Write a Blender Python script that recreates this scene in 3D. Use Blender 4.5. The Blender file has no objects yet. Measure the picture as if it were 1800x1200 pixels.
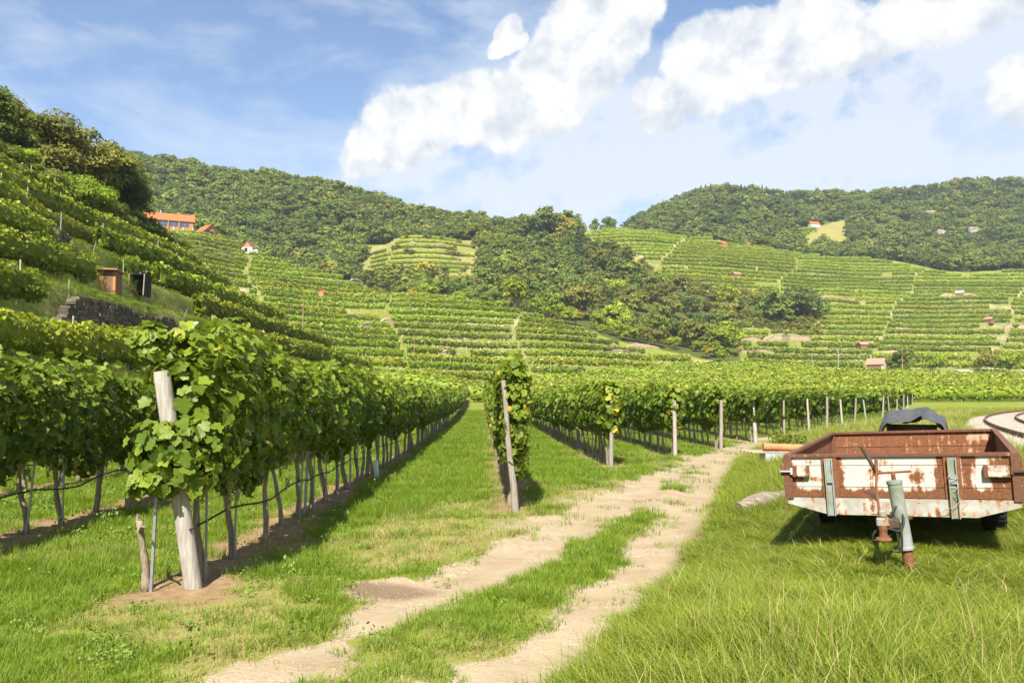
import bpy, bmesh, math, random
import numpy as np
from mathutils import Vector, Matrix, Euler

rng = np.random.default_rng(11)
random.seed(11)
SC = bpy.context.scene
COL = SC.collection
R = math.radians

# ------------------------------------------------------------------ camera
CAMZ = 1.7
F = 1400.0                       # focal length in photograph pixels (1800 wide)
PITCH = math.atan(105 / F)
cam_d = bpy.data.cameras.new('camera')
cam_d.lens = 28.0
cam_d.sensor_width = 36.0
cam_d.clip_start = 0.1
cam_d.clip_end = 6000
cam = bpy.data.objects.new('camera', cam_d)
cam.location = (0, 0, CAMZ)
cam.rotation_euler = (math.pi / 2 + PITCH, 0, 0)
COL.objects.link(cam)
SC.camera = cam

# ------------------------------------------------------------------ light
SUN_AZ = R(9)                    # direction the light travels, right of straight ahead
SUN_EL = R(47)
sun_d = bpy.data.lights.new('sun', 'SUN')
sun_d.energy = 5.0
sun_d.angle = R(0.53)
sun_d.color = (1.0, 0.94, 0.84)
sun = bpy.data.objects.new('sun', sun_d)
d = Vector((math.sin(SUN_AZ) * math.cos(SUN_EL), math.cos(SUN_AZ) * math.cos(SUN_EL), -math.sin(SUN_EL)))
sun.rotation_euler = d.to_track_quat('-Z', 'Y').to_euler()
sun.location = (0, -20, 40)
COL.objects.link(sun)
SC.view_settings.view_transform = 'Standard'
SC.view_settings.look = 'None'
SC.view_settings.exposure = 1.25
SC.view_settings.gamma = 1.0
SC.view_settings.use_curve_mapping = False
SC.cycles.max_bounces = 5
SC.cycles.diffuse_bounces = 2
SC.cycles.glossy_bounces = 2
SC.cycles.transmission_bounces = 2
SC.cycles.transparent_max_bounces = 4
SC.cycles.caustics_reflective = False
SC.cycles.caustics_refractive = False
SC.cycles.use_denoising = True

# ------------------------------------------------------------------ projection helpers (place things by sight line and distance)
cp, sp = math.cos(PITCH), math.sin(PITCH)
def ray(px, py):
    r, u = (px - 900) / F, (600 - py) / F
    return r, cp - u * sp, sp + u * cp
def at(px, py, Y):
    x, y, z = ray(px, py)
    s = Y / y
    return np.array([x * s, Y, CAMZ + z * s])
def zpix(py, Y):
    return at(900, py, Y)[2]
def uof(px):                     # x/Y of a picture column near the horizon
    return (px - 900) / F / cp
def proj(x, y, z):
    X = x; zz = z - CAMZ
    f = y * cp + zz * sp
    upv = -y * sp + zz * cp
    return 900 + F * X / f, 600 - F * upv / f

# ------------------------------------------------------------------ noise
def _h(ix, iy, seed):
    n = (ix.astype(np.int64) * 374761393 + iy.astype(np.int64) * 668265263 + seed * 982451653) & 0x7fffffff
    n = ((n ^ (n >> 13)) * 1274126177) & 0x7fffffff
    n = (n ^ (n >> 16)) & 0xffff
    return n / 65535.0
def vn(x, y, seed=0):
    x = np.asarray(x, float); y = np.asarray(y, float)
    x, y = np.broadcast_arrays(x, y)
    ix = np.floor(x).astype(np.int64); iy = np.floor(y).astype(np.int64)
    fx = x - ix; fy = y - iy
    fx = fx * fx * (3 - 2 * fx); fy = fy * fy * (3 - 2 * fy)
    a = _h(ix, iy, seed); b = _h(ix + 1, iy, seed); c = _h(ix, iy + 1, seed); e = _h(ix + 1, iy + 1, seed)
    return (a * (1 - fx) + b * fx) * (1 - fy) + (c * (1 - fx) + e * fx) * fy
def fbm(x, y, seed=0, oct=4):
    s = 0; a = 0.5; t = 0
    for k in range(oct):
        s = s + a * vn(np.asarray(x) * 2 ** k + 17.3 * k, np.asarray(y) * 2 ** k - 9.1 * k, seed + k); t += a; a *= 0.5
    return s / t                 # 0..1
def sstep(a, b, x):
    t = np.clip((x - a) / (b - a), 0, 1)
    return t * t * (3 - 2 * t)

# ------------------------------------------------------------------ node helpers
class NT:
    def __init__(s, tree):
        s.t = tree; s.n = tree.nodes; s.l = tree.links
    def new(s, typ, **kw):
        n = s.n.new(typ)
        for k, v in kw.items():
            setattr(n, k, v)
        return n
    def link(s, a, b):
        s.l.new(a, b)
    def put(s, sock, v):
        if hasattr(v, 'is_output') or isinstance(v, bpy.types.NodeSocket):
            s.l.new(v, sock)
        else:
            if isinstance(v, (tuple, list)) and len(v) == 3 and sock.type == 'RGBA':
                v = (*v, 1)
            sock.default_value = v
    def math(s, op, a, b=0.0, c=None, clamp=False):
        n = s.new('ShaderNodeMath', operation=op, use_clamp=clamp)
        s.put(n.inputs[0], a); s.put(n.inputs[1], b)
        if c is not None: s.put(n.inputs[2], c)
        return n.outputs[0]
    def mix(s, f, a, b, blend='MIX'):
        n = s.new('ShaderNodeMix', data_type='RGBA', blend_type=blend)
        s.put(n.inputs[0], f); s.put(n.inputs[6], a); s.put(n.inputs[7], b)
        return n.outputs[2]
    def noise(s, vec, scale, detail=3, rough=0.55, dist=0.0, out=0):
        n = s.new('ShaderNodeTexNoise')
        if vec is not None: s.link(vec, n.inputs['Vector'])
        n.inputs['Scale'].default_value = scale
        n.inputs['Detail'].default_value = detail
        n.inputs['Roughness'].default_value = rough
        n.inputs['Distortion'].default_value = dist
        return n.outputs[out]
    def ramp(s, f, stops, interp='LINEAR'):
        n = s.new('ShaderNodeValToRGB')
        n.color_ramp.interpolation = interp
        cr = n.color_ramp
        while len(cr.elements) < len(stops): cr.elements.new(0.5)
        for e, (p, c) in zip(cr.elements, stops):
            e.position = p; e.color = (*c, 1) if len(c) == 3 else c
        s.put(n.inputs[0], f)
        return n.outputs[0]
    def remap(s, v, a, b, c=0.0, d=1.0):
        n = s.new('ShaderNodeMapRange', clamp=True)
        s.put(n.inputs[0], v)
        for i, q in enumerate((a, b, c, d)): n.inputs[i + 1].default_value = q
        return n.outputs[0]
    def attr(s, name):
        return s.new('ShaderNodeAttribute', attribute_name=name)

def material(name):
    m = bpy.data.materials.new(name)
    m.use_nodes = True
    m.node_tree.nodes.clear()
    nt = NT(m.node_tree)
    out = nt.new('ShaderNodeOutputMaterial')
    return m, nt, out
def principled(nt, out, col, rough=0.8, metal=0.0, spec=0.3, bump=None, bstr=0.3, bdist=0.02, normal=None):
    p = nt.new('ShaderNodeBsdfPrincipled')
    nt.put(p.inputs['Base Color'], col)
    nt.put(p.inputs['Roughness'], rough)
    nt.put(p.inputs['Metallic'], metal)
    p.inputs['Specular IOR Level'].default_value = spec
    if bump is not None:
        b = nt.new('ShaderNodeBump')
        b.inputs['Strength'].default_value = bstr
        b.inputs['Distance'].default_value = bdist
        nt.put(b.inputs['Height'], bump)
        nt.link(b.outputs[0], p.inputs['Normal'])
    nt.link(p.outputs[0], out.inputs[0])
    return p

# ------------------------------------------------------------------ sky
def build_world():
    w = bpy.data.worlds.new('World')
    SC.world = w
    w.use_nodes = True
    w.node_tree.nodes.clear()
    nt = NT(w.node_tree)
    out = nt.new('ShaderNodeOutputWorld')
    bg = nt.new('ShaderNodeBackground')
    sky = nt.new('ShaderNodeTexSky', sky_type='NISHITA')
    sky.sun_disc = False
    sky.sun_elevation = SUN_EL
    sky.sun_rotation = math.pi + SUN_AZ
    sky.altitude = 200
    sky.air_density = 1.0
    sky.dust_density = 0.3
    sky.ozone_density = 3.5
    tc = nt.new('ShaderNodeTexCoord')
    sep = nt.new('ShaderNodeSeparateXYZ')
    nt.link(tc.outputs['Generated'], sep.inputs[0])
    az = nt.math('ARCTAN2', sep.outputs[0], sep.outputs[1])
    el = nt.math('ARCSINE', sep.outputs[2])
    cmb = nt.new('ShaderNodeCombineXYZ')
    nt.link(az, cmb.inputs[0]); nt.link(el, cmb.inputs[1])
    P = cmb.outputs[0]
    def ae(px, py):
        x, y, z = ray(px, py)
        return math.atan2(x, y), math.atan2(z, math.hypot(x, y))
    # warp of the coordinates so the blobs get billowing outlines
    def vadd(a, b, op='ADD'):
        n = nt.new('ShaderNodeVectorMath', operation=op)
        nt.put(n.inputs[0], a); nt.put(n.inputs[1], b)
        return n.outputs[0]
    def vscale(a, f):
        n = nt.new('ShaderNodeVectorMath', operation='SCALE')
        nt.put(n.inputs[0], a); n.inputs[3].default_value = f
        return n.outputs[0]
    wn = nt.noise(P, 7.0, 2, 0.5, out=1)
    warp = vscale(vadd(wn, (0.5, 0.5, 0.5), 'SUBTRACT'), 0.06)
    Q = vadd(P, warp)
    # cumulus bodies: (px, py, half length px, half height px, tilt deg)
    blobs = [(655, 258, 58, 36, 32), (735, 218, 92, 58, 16), (850, 195, 95, 64, 10), (958, 152, 80, 64, 38), (1030, 78, 92, 70, 40), (1098, 0, 95, 58, 38),
             (872, 66, 24, 14, 25), (893, 52, 26, 20, -5), (912, 64, 18, 10, 0), (1164, 170, 40, 42, 48), (1238, 112, 58, 64, 42), (1315, 95, 85, 58, 12), (1415, 58, 92, 64, 15), (1490, 96, 70, 36, 12), (1592, 38, 66, 44, 10), (1685, 18, 80, 42, 10),
             (1792, 150, 46, 48, 45), (2080, 60, 200, 70, 10)]
    # thin white remains drifting below the cumulus
    soft = [(1010, 235, 190, 50, 8), (1190, 245, 170, 40, 10), (1470, 165, 190, 46, 14), (1640, 110, 140, 50, 15), (740, 300, 150, 26, 8), (1060, 320, 300, 50, 4), (1380, 290, 300, 60, 10)]
    def field(items, k, fx, fy):
        acc = None
        for (px, py, a, b, t) in items:
            A, E = ae(px, py)
            mp = nt.new('ShaderNodeMapping', vector_type='TEXTURE')
            mp.inputs['Location'].default_value = (A, E, 0)
            mp.inputs['Rotation'].default_value = (0, 0, R(t))
            mp.inputs['Scale'].default_value = (a / F * fx, b / F * fy, 1)
            nt.link(Q, mp.inputs[0])
            g = nt.new('ShaderNodeTexGradient', gradient_type='SPHERICAL')
            nt.link(mp.outputs[0], g.inputs[0])
            if acc is None: acc = g.outputs[1]
            else:
                n = nt.new('ShaderNodeMath', operation='SMOOTH_MAX')
                nt.link(acc, n.inputs[0]); nt.link(g.outputs[1], n.inputs[1]); n.inputs[2].default_value = k
                acc = n.outputs[0]
        return acc
    dens = field(blobs, 0.05, 1.50, 1.54)
    thin = field(soft, 0.2, 1.6, 1.8)
    # the rest of the sky, round to the sides and behind, carries the same sort of cumulus
    det = nt.noise(P, 15.0, 8, 0.60, 0.12)
    lo = nt.noise(vadd(P, (0.012, -0.026, 0.0)), 15.0, 4, 0.60, 0.12)
    wide = nt.noise(vadd(P, (3.1, 1.7, 0.0)), 2.2, 2, 0.55)
    side = nt.remap(nt.math('ABSOLUTE', az), 0.85, 1.3)
    hi = nt.remap(el, 0.05, 0.25)
    wide = nt.math('MULTIPLY', nt.math('MULTIPLY', nt.remap(wide, 0.52, 0.75), side), hi)
    dens = nt.math('MAXIMUM', dens, wide)
    d1 = nt.math('ADD', dens, nt.math('MULTIPLY', nt.math('SUBTRACT', det, 0.5), 0.68))
    cum = nt.remap(d1, 0.17, 0.31)
    cum.node.interpolation_type = 'SMOOTHSTEP'
    cum = nt.math('POWER', cum, 0.8)
    # lit billows against shaded ones
    rel = nt.math('SUBTRACT', det, lo)
    shade = nt.remap(nt.math('ADD', rel, nt.math('MULTIPLY', d1, 0.30)), -0.04, 0.25)
    ccol = nt.mix(shade, (0.285, 0.31, 0.35), (0.435, 0.435, 0.43))
    # cirrus veil, thicker towards the horizon and the right
    mpv = nt.new('ShaderNodeMapping')
    mpv.inputs['Rotation'].default_value = (0, 0, R(-22))
    mpv.inputs['Scale'].default_value = (1.0, 3.0, 1)
    nt.link(P, mpv.inputs[0])
    v1 = nt.noise(mpv.outputs[0], 3.0, 5, 0.62, 0.5)
    lowb = nt.remap(el, 0.36, 0.13)
    rightb = nt.remap(az, -0.5, 0.5)
    veil = nt.math('ADD', nt.math('MULTIPLY', nt.math('SUBTRACT', v1, 0.56), 2.4), nt.math('MULTIPLY', lowb, 0.62))
    veil = nt.math('ADD', veil, nt.math('MULTIPLY', rightb, 0.28))
    near_c = nt.remap(d1, -0.15, 0.2)
    veil = nt.math('ADD', veil, nt.math('MULTIPLY', near_c, 0.20))
    veil = nt.math('ADD', veil, nt.math('MULTIPLY', nt.math('MULTIPLY', thin, nt.remap(det, 0.25, 0.65)), 1.9), clamp=True)
    veil = nt.math('MULTIPLY', veil, 0.86)
    strength = 0.080
    skyc = nt.new('ShaderNodeVectorMath', operation='SCALE')
    nt.link(sky.outputs[0], skyc.inputs[0]); skyc.inputs[3].default_value = strength
    base = nt.mix(0.0, skyc.outputs[0], (1, 1, 1))
    c = nt.mix(veil, base, (0.35, 0.378, 0.42))
    c = nt.mix(cum, c, ccol)
    # below the horizon: plain haze colour
    nt.link(c, bg.inputs[0])
    bg.inputs[1].default_value = 1.0
    nt.link(bg.outputs[0], out.inputs[0])
    w.cycles.sampling_method = 'NONE'

build_world()

# ------------------------------------------------------------------ object helpers
def link(o, parent=None):
    COL.objects.link(o)
    if parent is not None: o.parent = parent
    return o
def tag(o, label=None, cat=None, group=None, kind=None):
    if label: o['label'] = label
    if cat: o['category'] = cat
    if group: o['group'] = group
    if kind: o['kind'] = kind
    return o
def empty(name, loc=(0, 0, 0), rot=(0, 0, 0), **kw):
    o = bpy.data.objects.new(name, None)
    o.location = loc; o.rotation_euler = rot
    o.empty_display_size = 0.2
    link(o)
    return tag(o, **kw)
def np_mesh(name, V, faces, mats, smooth=False, fmat=None, attrs=None):
    """V (n,3); faces: list of int arrays (m,k); attrs: {name: per vertex float or rgba array}"""
    me = bpy.data.meshes.new(name)
    V = np.ascontiguousarray(V, np.float32)
    me.vertices.add(len(V)); me.vertices.foreach_set('co', V.ravel())
    faces = [np.asarray(f, np.int32) for f in faces if len(f)]
    loops = np.concatenate([f.ravel() for f in faces])
    tot = np.concatenate([np.full(len(f), f.shape[1], np.int32) for f in faces])
    start = np.concatenate([[0], np.cumsum(tot)[:-1]]).astype(np.int32)
    me.loops.add(len(loops)); me.loops.foreach_set('vertex_index', loops)
    me.polygons.add(len(tot)); me.polygons.foreach_set('loop_start', start); me.polygons.foreach_set('loop_total', tot)
    if smooth: me.polygons.foreach_set('use_smooth', np.ones(len(tot), bool))
    if fmat is not None: me.polygons.foreach_set('material_index', np.asarray(fmat, np.int32))
    for m in (mats if isinstance(mats, (list, tuple)) else [mats]): me.materials.append(m)
    for k, a in (attrs or {}).items():
        a = np.asarray(a, np.float32)
        if a.ndim == 1:
            at_ = me.attributes.new(k, 'FLOAT', 'POINT'); at_.data.foreach_set('value', a)
        else:
            at_ = me.attributes.new(k, 'FLOAT_COLOR', 'POINT'); at_.data.foreach_set('color', a.ravel())
    me.update(calc_edges=True)
    return me
def np_obj(name, *a, parent=None, **kw):
    return link(bpy.data.objects.new(name, np_mesh(name, *a, **kw)), parent)
ONES = ['', 'first', 'second', 'third', 'fourth', 'fifth', 'sixth', 'seventh', 'eighth', 'ninth', 'tenth', 'eleventh', 'twelfth', 'thirteenth', 'fourteenth', 'fifteenth', 'sixteenth', 'seventeenth', 'eighteenth', 'nineteenth']
TENS = {20: 'twenty', 30: 'thirty', 40: 'forty', 50: 'fifty'}
def nth(n):
    if n < 20: return ONES[n]
    t, r = n // 10 * 10, n % 10
    return (TENS[t][:-1] + 'ieth') if r == 0 else TENS[t] + '-' + ONES[r]
class MB:
    """collects simple shapes for one mesh"""
    def __init__(s): s.v = []; s.f = []; s.m = []
    def add(s, v, f, m=0):
        k = len(s.v); s.v += [tuple(p) for p in v]; s.f += [tuple(i + k for i in q) for q in f]; s.m += [m] * len(f)
    def box(s, a, b, m=0, bev=0.0, M=None):
        (x0, y0, z0), (x1, y1, z1) = a, b
        if bev <= 0:
            v = [(x0, y0, z0), (x1, y0, z0), (x1, y1, z0), (x0, y1, z0), (x0, y0, z1), (x1, y0, z1), (x1, y1, z1), (x0, y1, z1)]
            f = [(0, 3, 2, 1), (4, 5, 6, 7), (0, 1, 5, 4), (1, 2, 6, 5), (2, 3, 7, 6), (3, 0, 4, 7)]
        else:
            bm = bmesh.new()
            bmesh.ops.create_cube(bm, size=1, matrix=Matrix.Translation(((x0 + x1) / 2, (y0 + y1) / 2, (z0 + z1) / 2)) @ Matrix.Diagonal((x1 - x0, y1 - y0, z1 - z0, 1)))
            bmesh.ops.bevel(bm, geom=bm.edges[:], offset=bev, segments=1, affect='EDGES')
            bm.verts.index_update()
            v = [tuple(q.co) for q in bm.verts]; f = [tuple(q.index for q in p.verts) for p in bm.faces]
            bm.free()
        if M is not None: v = [tuple(M @ Vector(p)) for p in v]
        s.add(v, f, m)
    def tube(s, pts, rad, n=8, m=0, cap=True):
        pts = [Vector(p) for p in pts]
        rad = rad if isinstance(rad, (list, tuple)) else [rad] * len(pts)
        v = []; f = []
        ref = None
        for i, p in enumerate(pts):
            t = (pts[min(i + 1, len(pts) - 1)] - pts[max(i - 1, 0)]).normalized()
            if ref is None: ref = t.orthogonal().normalized()
            ref = (ref - t * ref.dot(t)).normalized()
            b = t.cross(ref)
            for k in range(n):
                a = 2 * math.pi * k / n
                v.append(p + (ref * math.cos(a) + b * math.sin(a)) * rad[i])
        for i in range(len(pts) - 1):
            for k in range(n):
                k2 = (k + 1) % n
                f.append((i * n + k, i * n + k2, (i + 1) * n + k2, (i + 1) * n + k))
        if cap:
            f.append(tuple(range(n - 1, -1, -1))); f.append(tuple((len(pts) - 1) * n + k for k in range(n)))
        s.add(v, f, m)
    def lathe(s, prof, n=16, m=0, M=None):
        v = []; f = []
        for r, z in prof:
            for k in range(n):
                a = 2 * math.pi * k / n
                p = Vector((r * math.cos(a), r * math.sin(a), z))
                v.append(M @ p if M is not None else p)
        for i in range(len(prof) - 1):
            for k in range(n):
                k2 = (k + 1) % n
                f.append((i * n + k, i * n + k2, (i + 1) * n + k2, (i + 1) * n + k))
        f.append(tuple(range(n - 1, -1, -1))); f.append(tuple((len(prof) - 1) * n + k for k in range(n)))
        s.add(v, f, m)
    def prism(s, poly, y0, y1, m=0, axis='y'):
        n = len(poly)
        if axis == 'y': v = [(a, y0, b) for a, b in poly] + [(a, y1, b) for a, b in poly]
        elif axis == 'x': v = [(y0, a, b) for a, b in poly] + [(y1, a, b) for a, b in poly]
        else: v = [(a, b, y0) for a, b in poly] + [(a, b, y1) for a, b in poly]
        f = [tuple(range(n)), tuple(range(2 * n - 1, n - 1, -1))] + [(k, k + n, (k + 1) % n + n, (k + 1) % n) for k in range(n)]
        s.add(v, f, m)
    def mesh(s, name, mats, smooth=False, angle=None):
        me = bpy.data.meshes.new(name)
        me.from_pydata(s.v, [], s.f)
        for mm in (mats if isinstance(mats, (list, tuple)) else [mats]): me.materials.append(mm)
        me.polygons.foreach_set('material_index', s.m)
        bm = bmesh.new(); bm.from_mesh(me); bmesh.ops.recalc_face_normals(bm, faces=bm.faces[:]); bm.to_mesh(me); bm.free()
        if smooth: 
            me.polygons.foreach_set('use_smooth', [True] * len(me.polygons))
            if angle: me.set_sharp_from_angle(angle=R(angle))
        me.update()
        return me
    def obj(s, name, mats, parent=None, smooth=False, angle=None, loc=None, rot=None):
        o = bpy.data.objects.new(name, s.mesh(name, mats, smooth, angle))
        if loc is not None: o.location = loc
        if rot is not None: o.rotation_euler = rot
        return link(o, parent)

# ------------------------------------------------------------------ the lie of the land
def pchip(xk, yk, x):
    xk = np.asarray(xk, float); yk = np.asarray(yk, float); x = np.clip(x, xk[0], xk[-1])
    h = np.diff(xk); dl = np.diff(yk) / h
    m = np.zeros_like(yk)
    for i in range(1, len(xk) - 1):
        if dl[i - 1] * dl[i] > 0:
            w1 = 2 * h[i] + h[i - 1]; w2 = h[i] + 2 * h[i - 1]
            m[i] = (w1 + w2) / (w1 / dl[i - 1] + w2 / dl[i])
    m[0] = dl[0]; m[-1] = dl[-1]
    i = np.clip(np.searchsorted(xk, x) - 1, 0, len(h) - 1)
    t = (x - xk[i]) / h[i]
    return ((1 + 2 * t) * (1 - t) ** 2 * yk[i] + t * (1 - t) ** 2 * h[i] * m[i] + t * t * (3 - 2 * t) * yk[i + 1] + t * t * (t - 1) * h[i] * m[i + 1])

PLY = [0, 8, 30, 60, 80, 110, 135, 180, 230]
PLZ = [0, 0, -0.12, -0.02, 0.25, 1.1, 2.7, 6.0, 10.0]
Z = lambda py, Y: (Y, zpix(py, Y))
HILL = {   # column of the view: heights at distances
 -500: [(100, 30), (200, 60), (350, 110), (550, 190), (900, 230)],
 0:    [(100, 1), (200, 30), (350, 80), Z(300, 550), (700, 190), (900, 190)],
 150:  [(100, 1), (200, 28), (340, 75), Z(285, 550), (700, 196), (900, 190)],
 250:  [(100, 1), (140, 8), (200, 30), Z(404, 300), (330, 72), (420, 105), Z(300, 550), (650, 170), (900, 170)],
 330:  [(100, 1), (140, 9), Z(500, 200), Z(414, 300), (330, 70), (420, 96), Z(315, 550), (650, 163), (900, 160)],
 400:  [(100, 1), (140, 9.5), Z(520, 200), Z(460, 260), Z(432, 300), (320, 60.5), (380, 76), Z(328, 550), (650, 158), (900, 150)],
 500:  [(100, 1), (140, 9), Z(545, 200), Z(480, 260), Z(464, 285), (310, 49), (380, 66), Z(338, 550), (650, 152), (900, 140)],
 600:  [(100, 1), (140, 7), Z(570, 200), Z(507, 250), Z(484, 275), (300, 44.5), (350, 51), (420, 80), Z(352, 550), (650, 143), (900, 130)],
 720:  [(100, 1), (140, 6), Z(590, 200), Z(518, 250), (275, 36.5), (300, 40), Z(482, 350), Z(418, 400), (430, 87), Z(380, 550), (650, 128), (900, 120)],
 850:  [(100, 0.8), (135, 2.7), (150, 5), Z(610, 200), Z(537, 250), (272, 33), (300, 36), Z(487, 350), Z(428, 420), Z(412, 470), Z(402, 550), (650, 116), (900, 100)],
 1000: [(100, 0.8), (135, 2.7), (165, 5.5), Z(620, 200), Z(577, 240), (260, 26), Z(547, 300), Z(502, 350), Z(452, 400), Z(408, 440), Z(403, 460), (520, 95), (700, 100), (900, 100)],
 1150: [(100, 0.8), (135, 2.7), (180, 5.8), Z(634, 210), Z(612, 240), (260, 20.5), Z(562, 300), Z(502, 350), Z(452, 400), Z(412, 450), Z(408, 475), (520, 101), (600, 132), Z(378, 720), (820, 176), (900, 170)],
 1300: [(100, 0.8), (135, 2.7), (180, 6), Z(650, 215), Z(630, 240), Z(601, 270), Z(577, 300), Z(522, 350), Z(472, 400), Z(432, 450), Z(426, 480), (520, 98.5), Z(397, 600), Z(356, 700), Z(340, 760), (850, 204), (900, 200)],
 1430: [(100, 0.8), (135, 2.7), (180, 6), Z(655, 230), Z(626, 260), Z(591, 300), Z(541, 350), Z(492, 400), Z(453, 450), Z(443, 480), (520, 94), Z(408, 600), Z(372, 700), Z(355, 760), (850, 197), (900, 195)],
 1550: [(100, 0.8), (135, 2.7), (180, 6), Z(655, 230), Z(633, 260), Z(596, 300), Z(546, 350), Z(502, 400), Z(468, 450), Z(459, 470), (500, 87), Z(432, 600), Z(380, 700), Z(354, 760), (850, 200), (900, 200)],
 1700: [(100, 0.8), (135, 2.7), (180, 6), Z(660, 230), Z(640, 260), Z(601, 300), Z(546, 350), Z(507, 400), Z(483, 440), (480, 79), Z(424, 600), Z(360, 700), Z(336, 780), (850, 213), (900, 213)],
 1800: [(100, 0.8), (135, 2.7), (180, 6), Z(662, 230), Z(640, 260), Z(601, 300), Z(546, 350), Z(507, 400), Z(481, 440), (480, 80), Z(420, 600), Z(356, 700), Z(333, 780), (850, 216), (900, 216)],
 2400: [(100, 0.8), (135, 2.7), (180, 6), Z(662, 230), Z(640, 260), Z(600, 300), Z(546, 350), Z(507, 400), Z(481, 440), (480, 80), Z(420, 600), Z(356, 700), Z(330, 780), (850, 216), (900, 216)],
}
HY = np.arange(100, 901, 2.5)
HU = np.linspace(-1.2, 1.2, 241)
_cols = sorted(HILL)
_cz = np.array([pchip([a for a, b in HILL[c]], [b for a, b in HILL[c]], HY) for c in _cols])
_cu = np.array([uof(c) for c in _cols])
HT = np.array([pchip(_cu, _cz[:, j], HU) for j in range(len(HY))]).T      # [u, Y]
_k = np.array([1, 2, 3, 2, 1.]); _k /= _k.sum()
HT = np.apply_along_axis(lambda a: np.convolve(np.pad(a, 2, mode='edge'), _k, 'valid'), 0, HT)
HT = np.apply_along_axis(lambda a: np.convolve(np.pad(a, 2, mode='edge'), _k, 'valid'), 1, HT)
def hill_z(u, Y):
    a = np.clip((u - HU[0]) / (HU[1] - HU[0]), 0, len(HU) - 1.001); b = np.clip((Y - HY[0]) / 2.5, 0, len(HY) - 1.001)
    i = a.astype(int); j = b.astype(int); a = a - i; b = b - j
    return (HT[i, j] * (1 - a) + HT[i + 1, j] * a) * (1 - b) + (HT[i, j + 1] * (1 - a) + HT[i + 1, j + 1] * a) * b
def base_z(x, y):
    """land without terraces, track or railway"""
    x = np.asarray(x, float); y = np.asarray(y, float)
    x, y = np.broadcast_arrays(x, y)
    pl = pchip(PLY, PLZ, y)
    u = x / np.maximum(y, 20)
    w = sstep(100, 125, y)
    z = pl * (1 - w) + hill_z(u, np.maximum(y, 100)) * w
    und = (fbm(x / 36, y / 44, 3, 3) - 0.5) * sstep(135, 260, y) * 6.5 + (fbm(x / 90, y / 90, 8, 3) - 0.5) * sstep(330, 600, y) * 12
    return z + und
# crest distance of the steep slope on the near side
CRU = np.array([uof(p) for p in (-600, 0, 150, 250, 330, 400, 500, 600, 720, 800)])
CRY = np.array([75, 78, 82, 88, 82, 80, 90, 102, 113, 120.])
SL_X, SL_K, SL_TOP = 11.5, 0.70, 42.0
ST_L = 2.45
def slope_X(x, y):
    u = x / np.maximum(y, 5)
    yc = np.interp(u, CRU, CRY)
    X = np.where(y > yc, -u * yc, -x)
    return X, np.maximum(y - yc, 0)
def slope_plane(x, y):
    X, beyond = slope_X(x, y)
    wob = (fbm(y / 14, x / 30, 21, 3) - 0.5) * 1.6
    z = SL_K * (np.minimum(X, SL_TOP) - SL_X) + 0.42 * np.maximum(X - SL_TOP, 0) + wob * sstep(12, 18, X)
    return z, beyond, X
def terrace(t, riser=0.16, tread=0.10):
    k = np.floor(t); f = t - k
    r = sstep(1 - riser, 1, f)
    return k + np.minimum(f / (1 - riser), 1) * tread * (1 - r) + r
# zones of the far hillsides by (u, Y)
def icol(pts):
    px = np.array([uof(p) for p, _ in pts]); v = np.array([q for _, q in pts], float)
    return lambda u: np.interp(u, px, v)
YM0 = icol([(200, 128), (850, 140), (1000, 166), (1150, 198), (1300, 219), (1320, 230)])
YM1 = icol([(230, 290), (290, 296), (400, 300), (500, 285), (600, 275), (720, 255), (850, 262), (1000, 246), (1150, 236), (1250, 226), (1300, 219)])
YR0 = icol([(1020, 448), (1040, 432), (1110, 408), (1170, 362), (1250, 360), (1425, 366), (1440, 330), (1450, 236), (2400, 236)])
YR1 = icol([(1020, 448), (1060, 460), (1150, 470), (1300, 477), (1430, 478), (1550, 468), (1700, 440), (2400, 438)])
def w_mid(u, Y): return sstep(0, 8, Y - YM0(u)) * sstep(0, 6, YM1(u) - Y) * sstep(uof(1330), uof(1300), u) 
def w_right(u, Y):
    a = sstep(0, 6, Y - YR0(u)) * sstep(0, 6, YR1(u) - Y) * sstep(uof(1018), uof(1030), u)
    b = sstep(0, 5, Y - 224) * sstep(0, 6, 312 - Y) * sstep(uof(1280), uof(1300), u) * sstep(uof(1470), uof(1450), u)
    return np.maximum(a, b)
def w_hump(u, Y): return sstep(334, 340, Y) * sstep(420, 408, Y) * sstep(uof(638), uof(652), u) * sstep(uof(848), uof(832), u)
STEP = {'m': 2.5, 'r': 3.0, 'h': 3.4}
def parcel(u, Y, zone):
    wd = {'m': 0.165, 'r': 0.15, 'h': 0.2}[zone]
    s = u + 0.00035 * (Y - 250) * (1 if zone == 'm' else -1) + (vn(Y / 30, u * 8, 55) - 0.5) * 0.02
    p = np.floor(s / wd)
    return p
def tfield(u, Y, z, zone):
    p = parcel(u, Y, zone)
    off = _h(p.astype(np.int64), np.zeros_like(p, dtype=np.int64) + 3, 91 + ord(zone))
    return z / STEP[zone] + off * 0.55 + 0.8 * (vn(z / 6.5, p * 3.7 + 0.31, 57) - 0.5)
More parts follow.
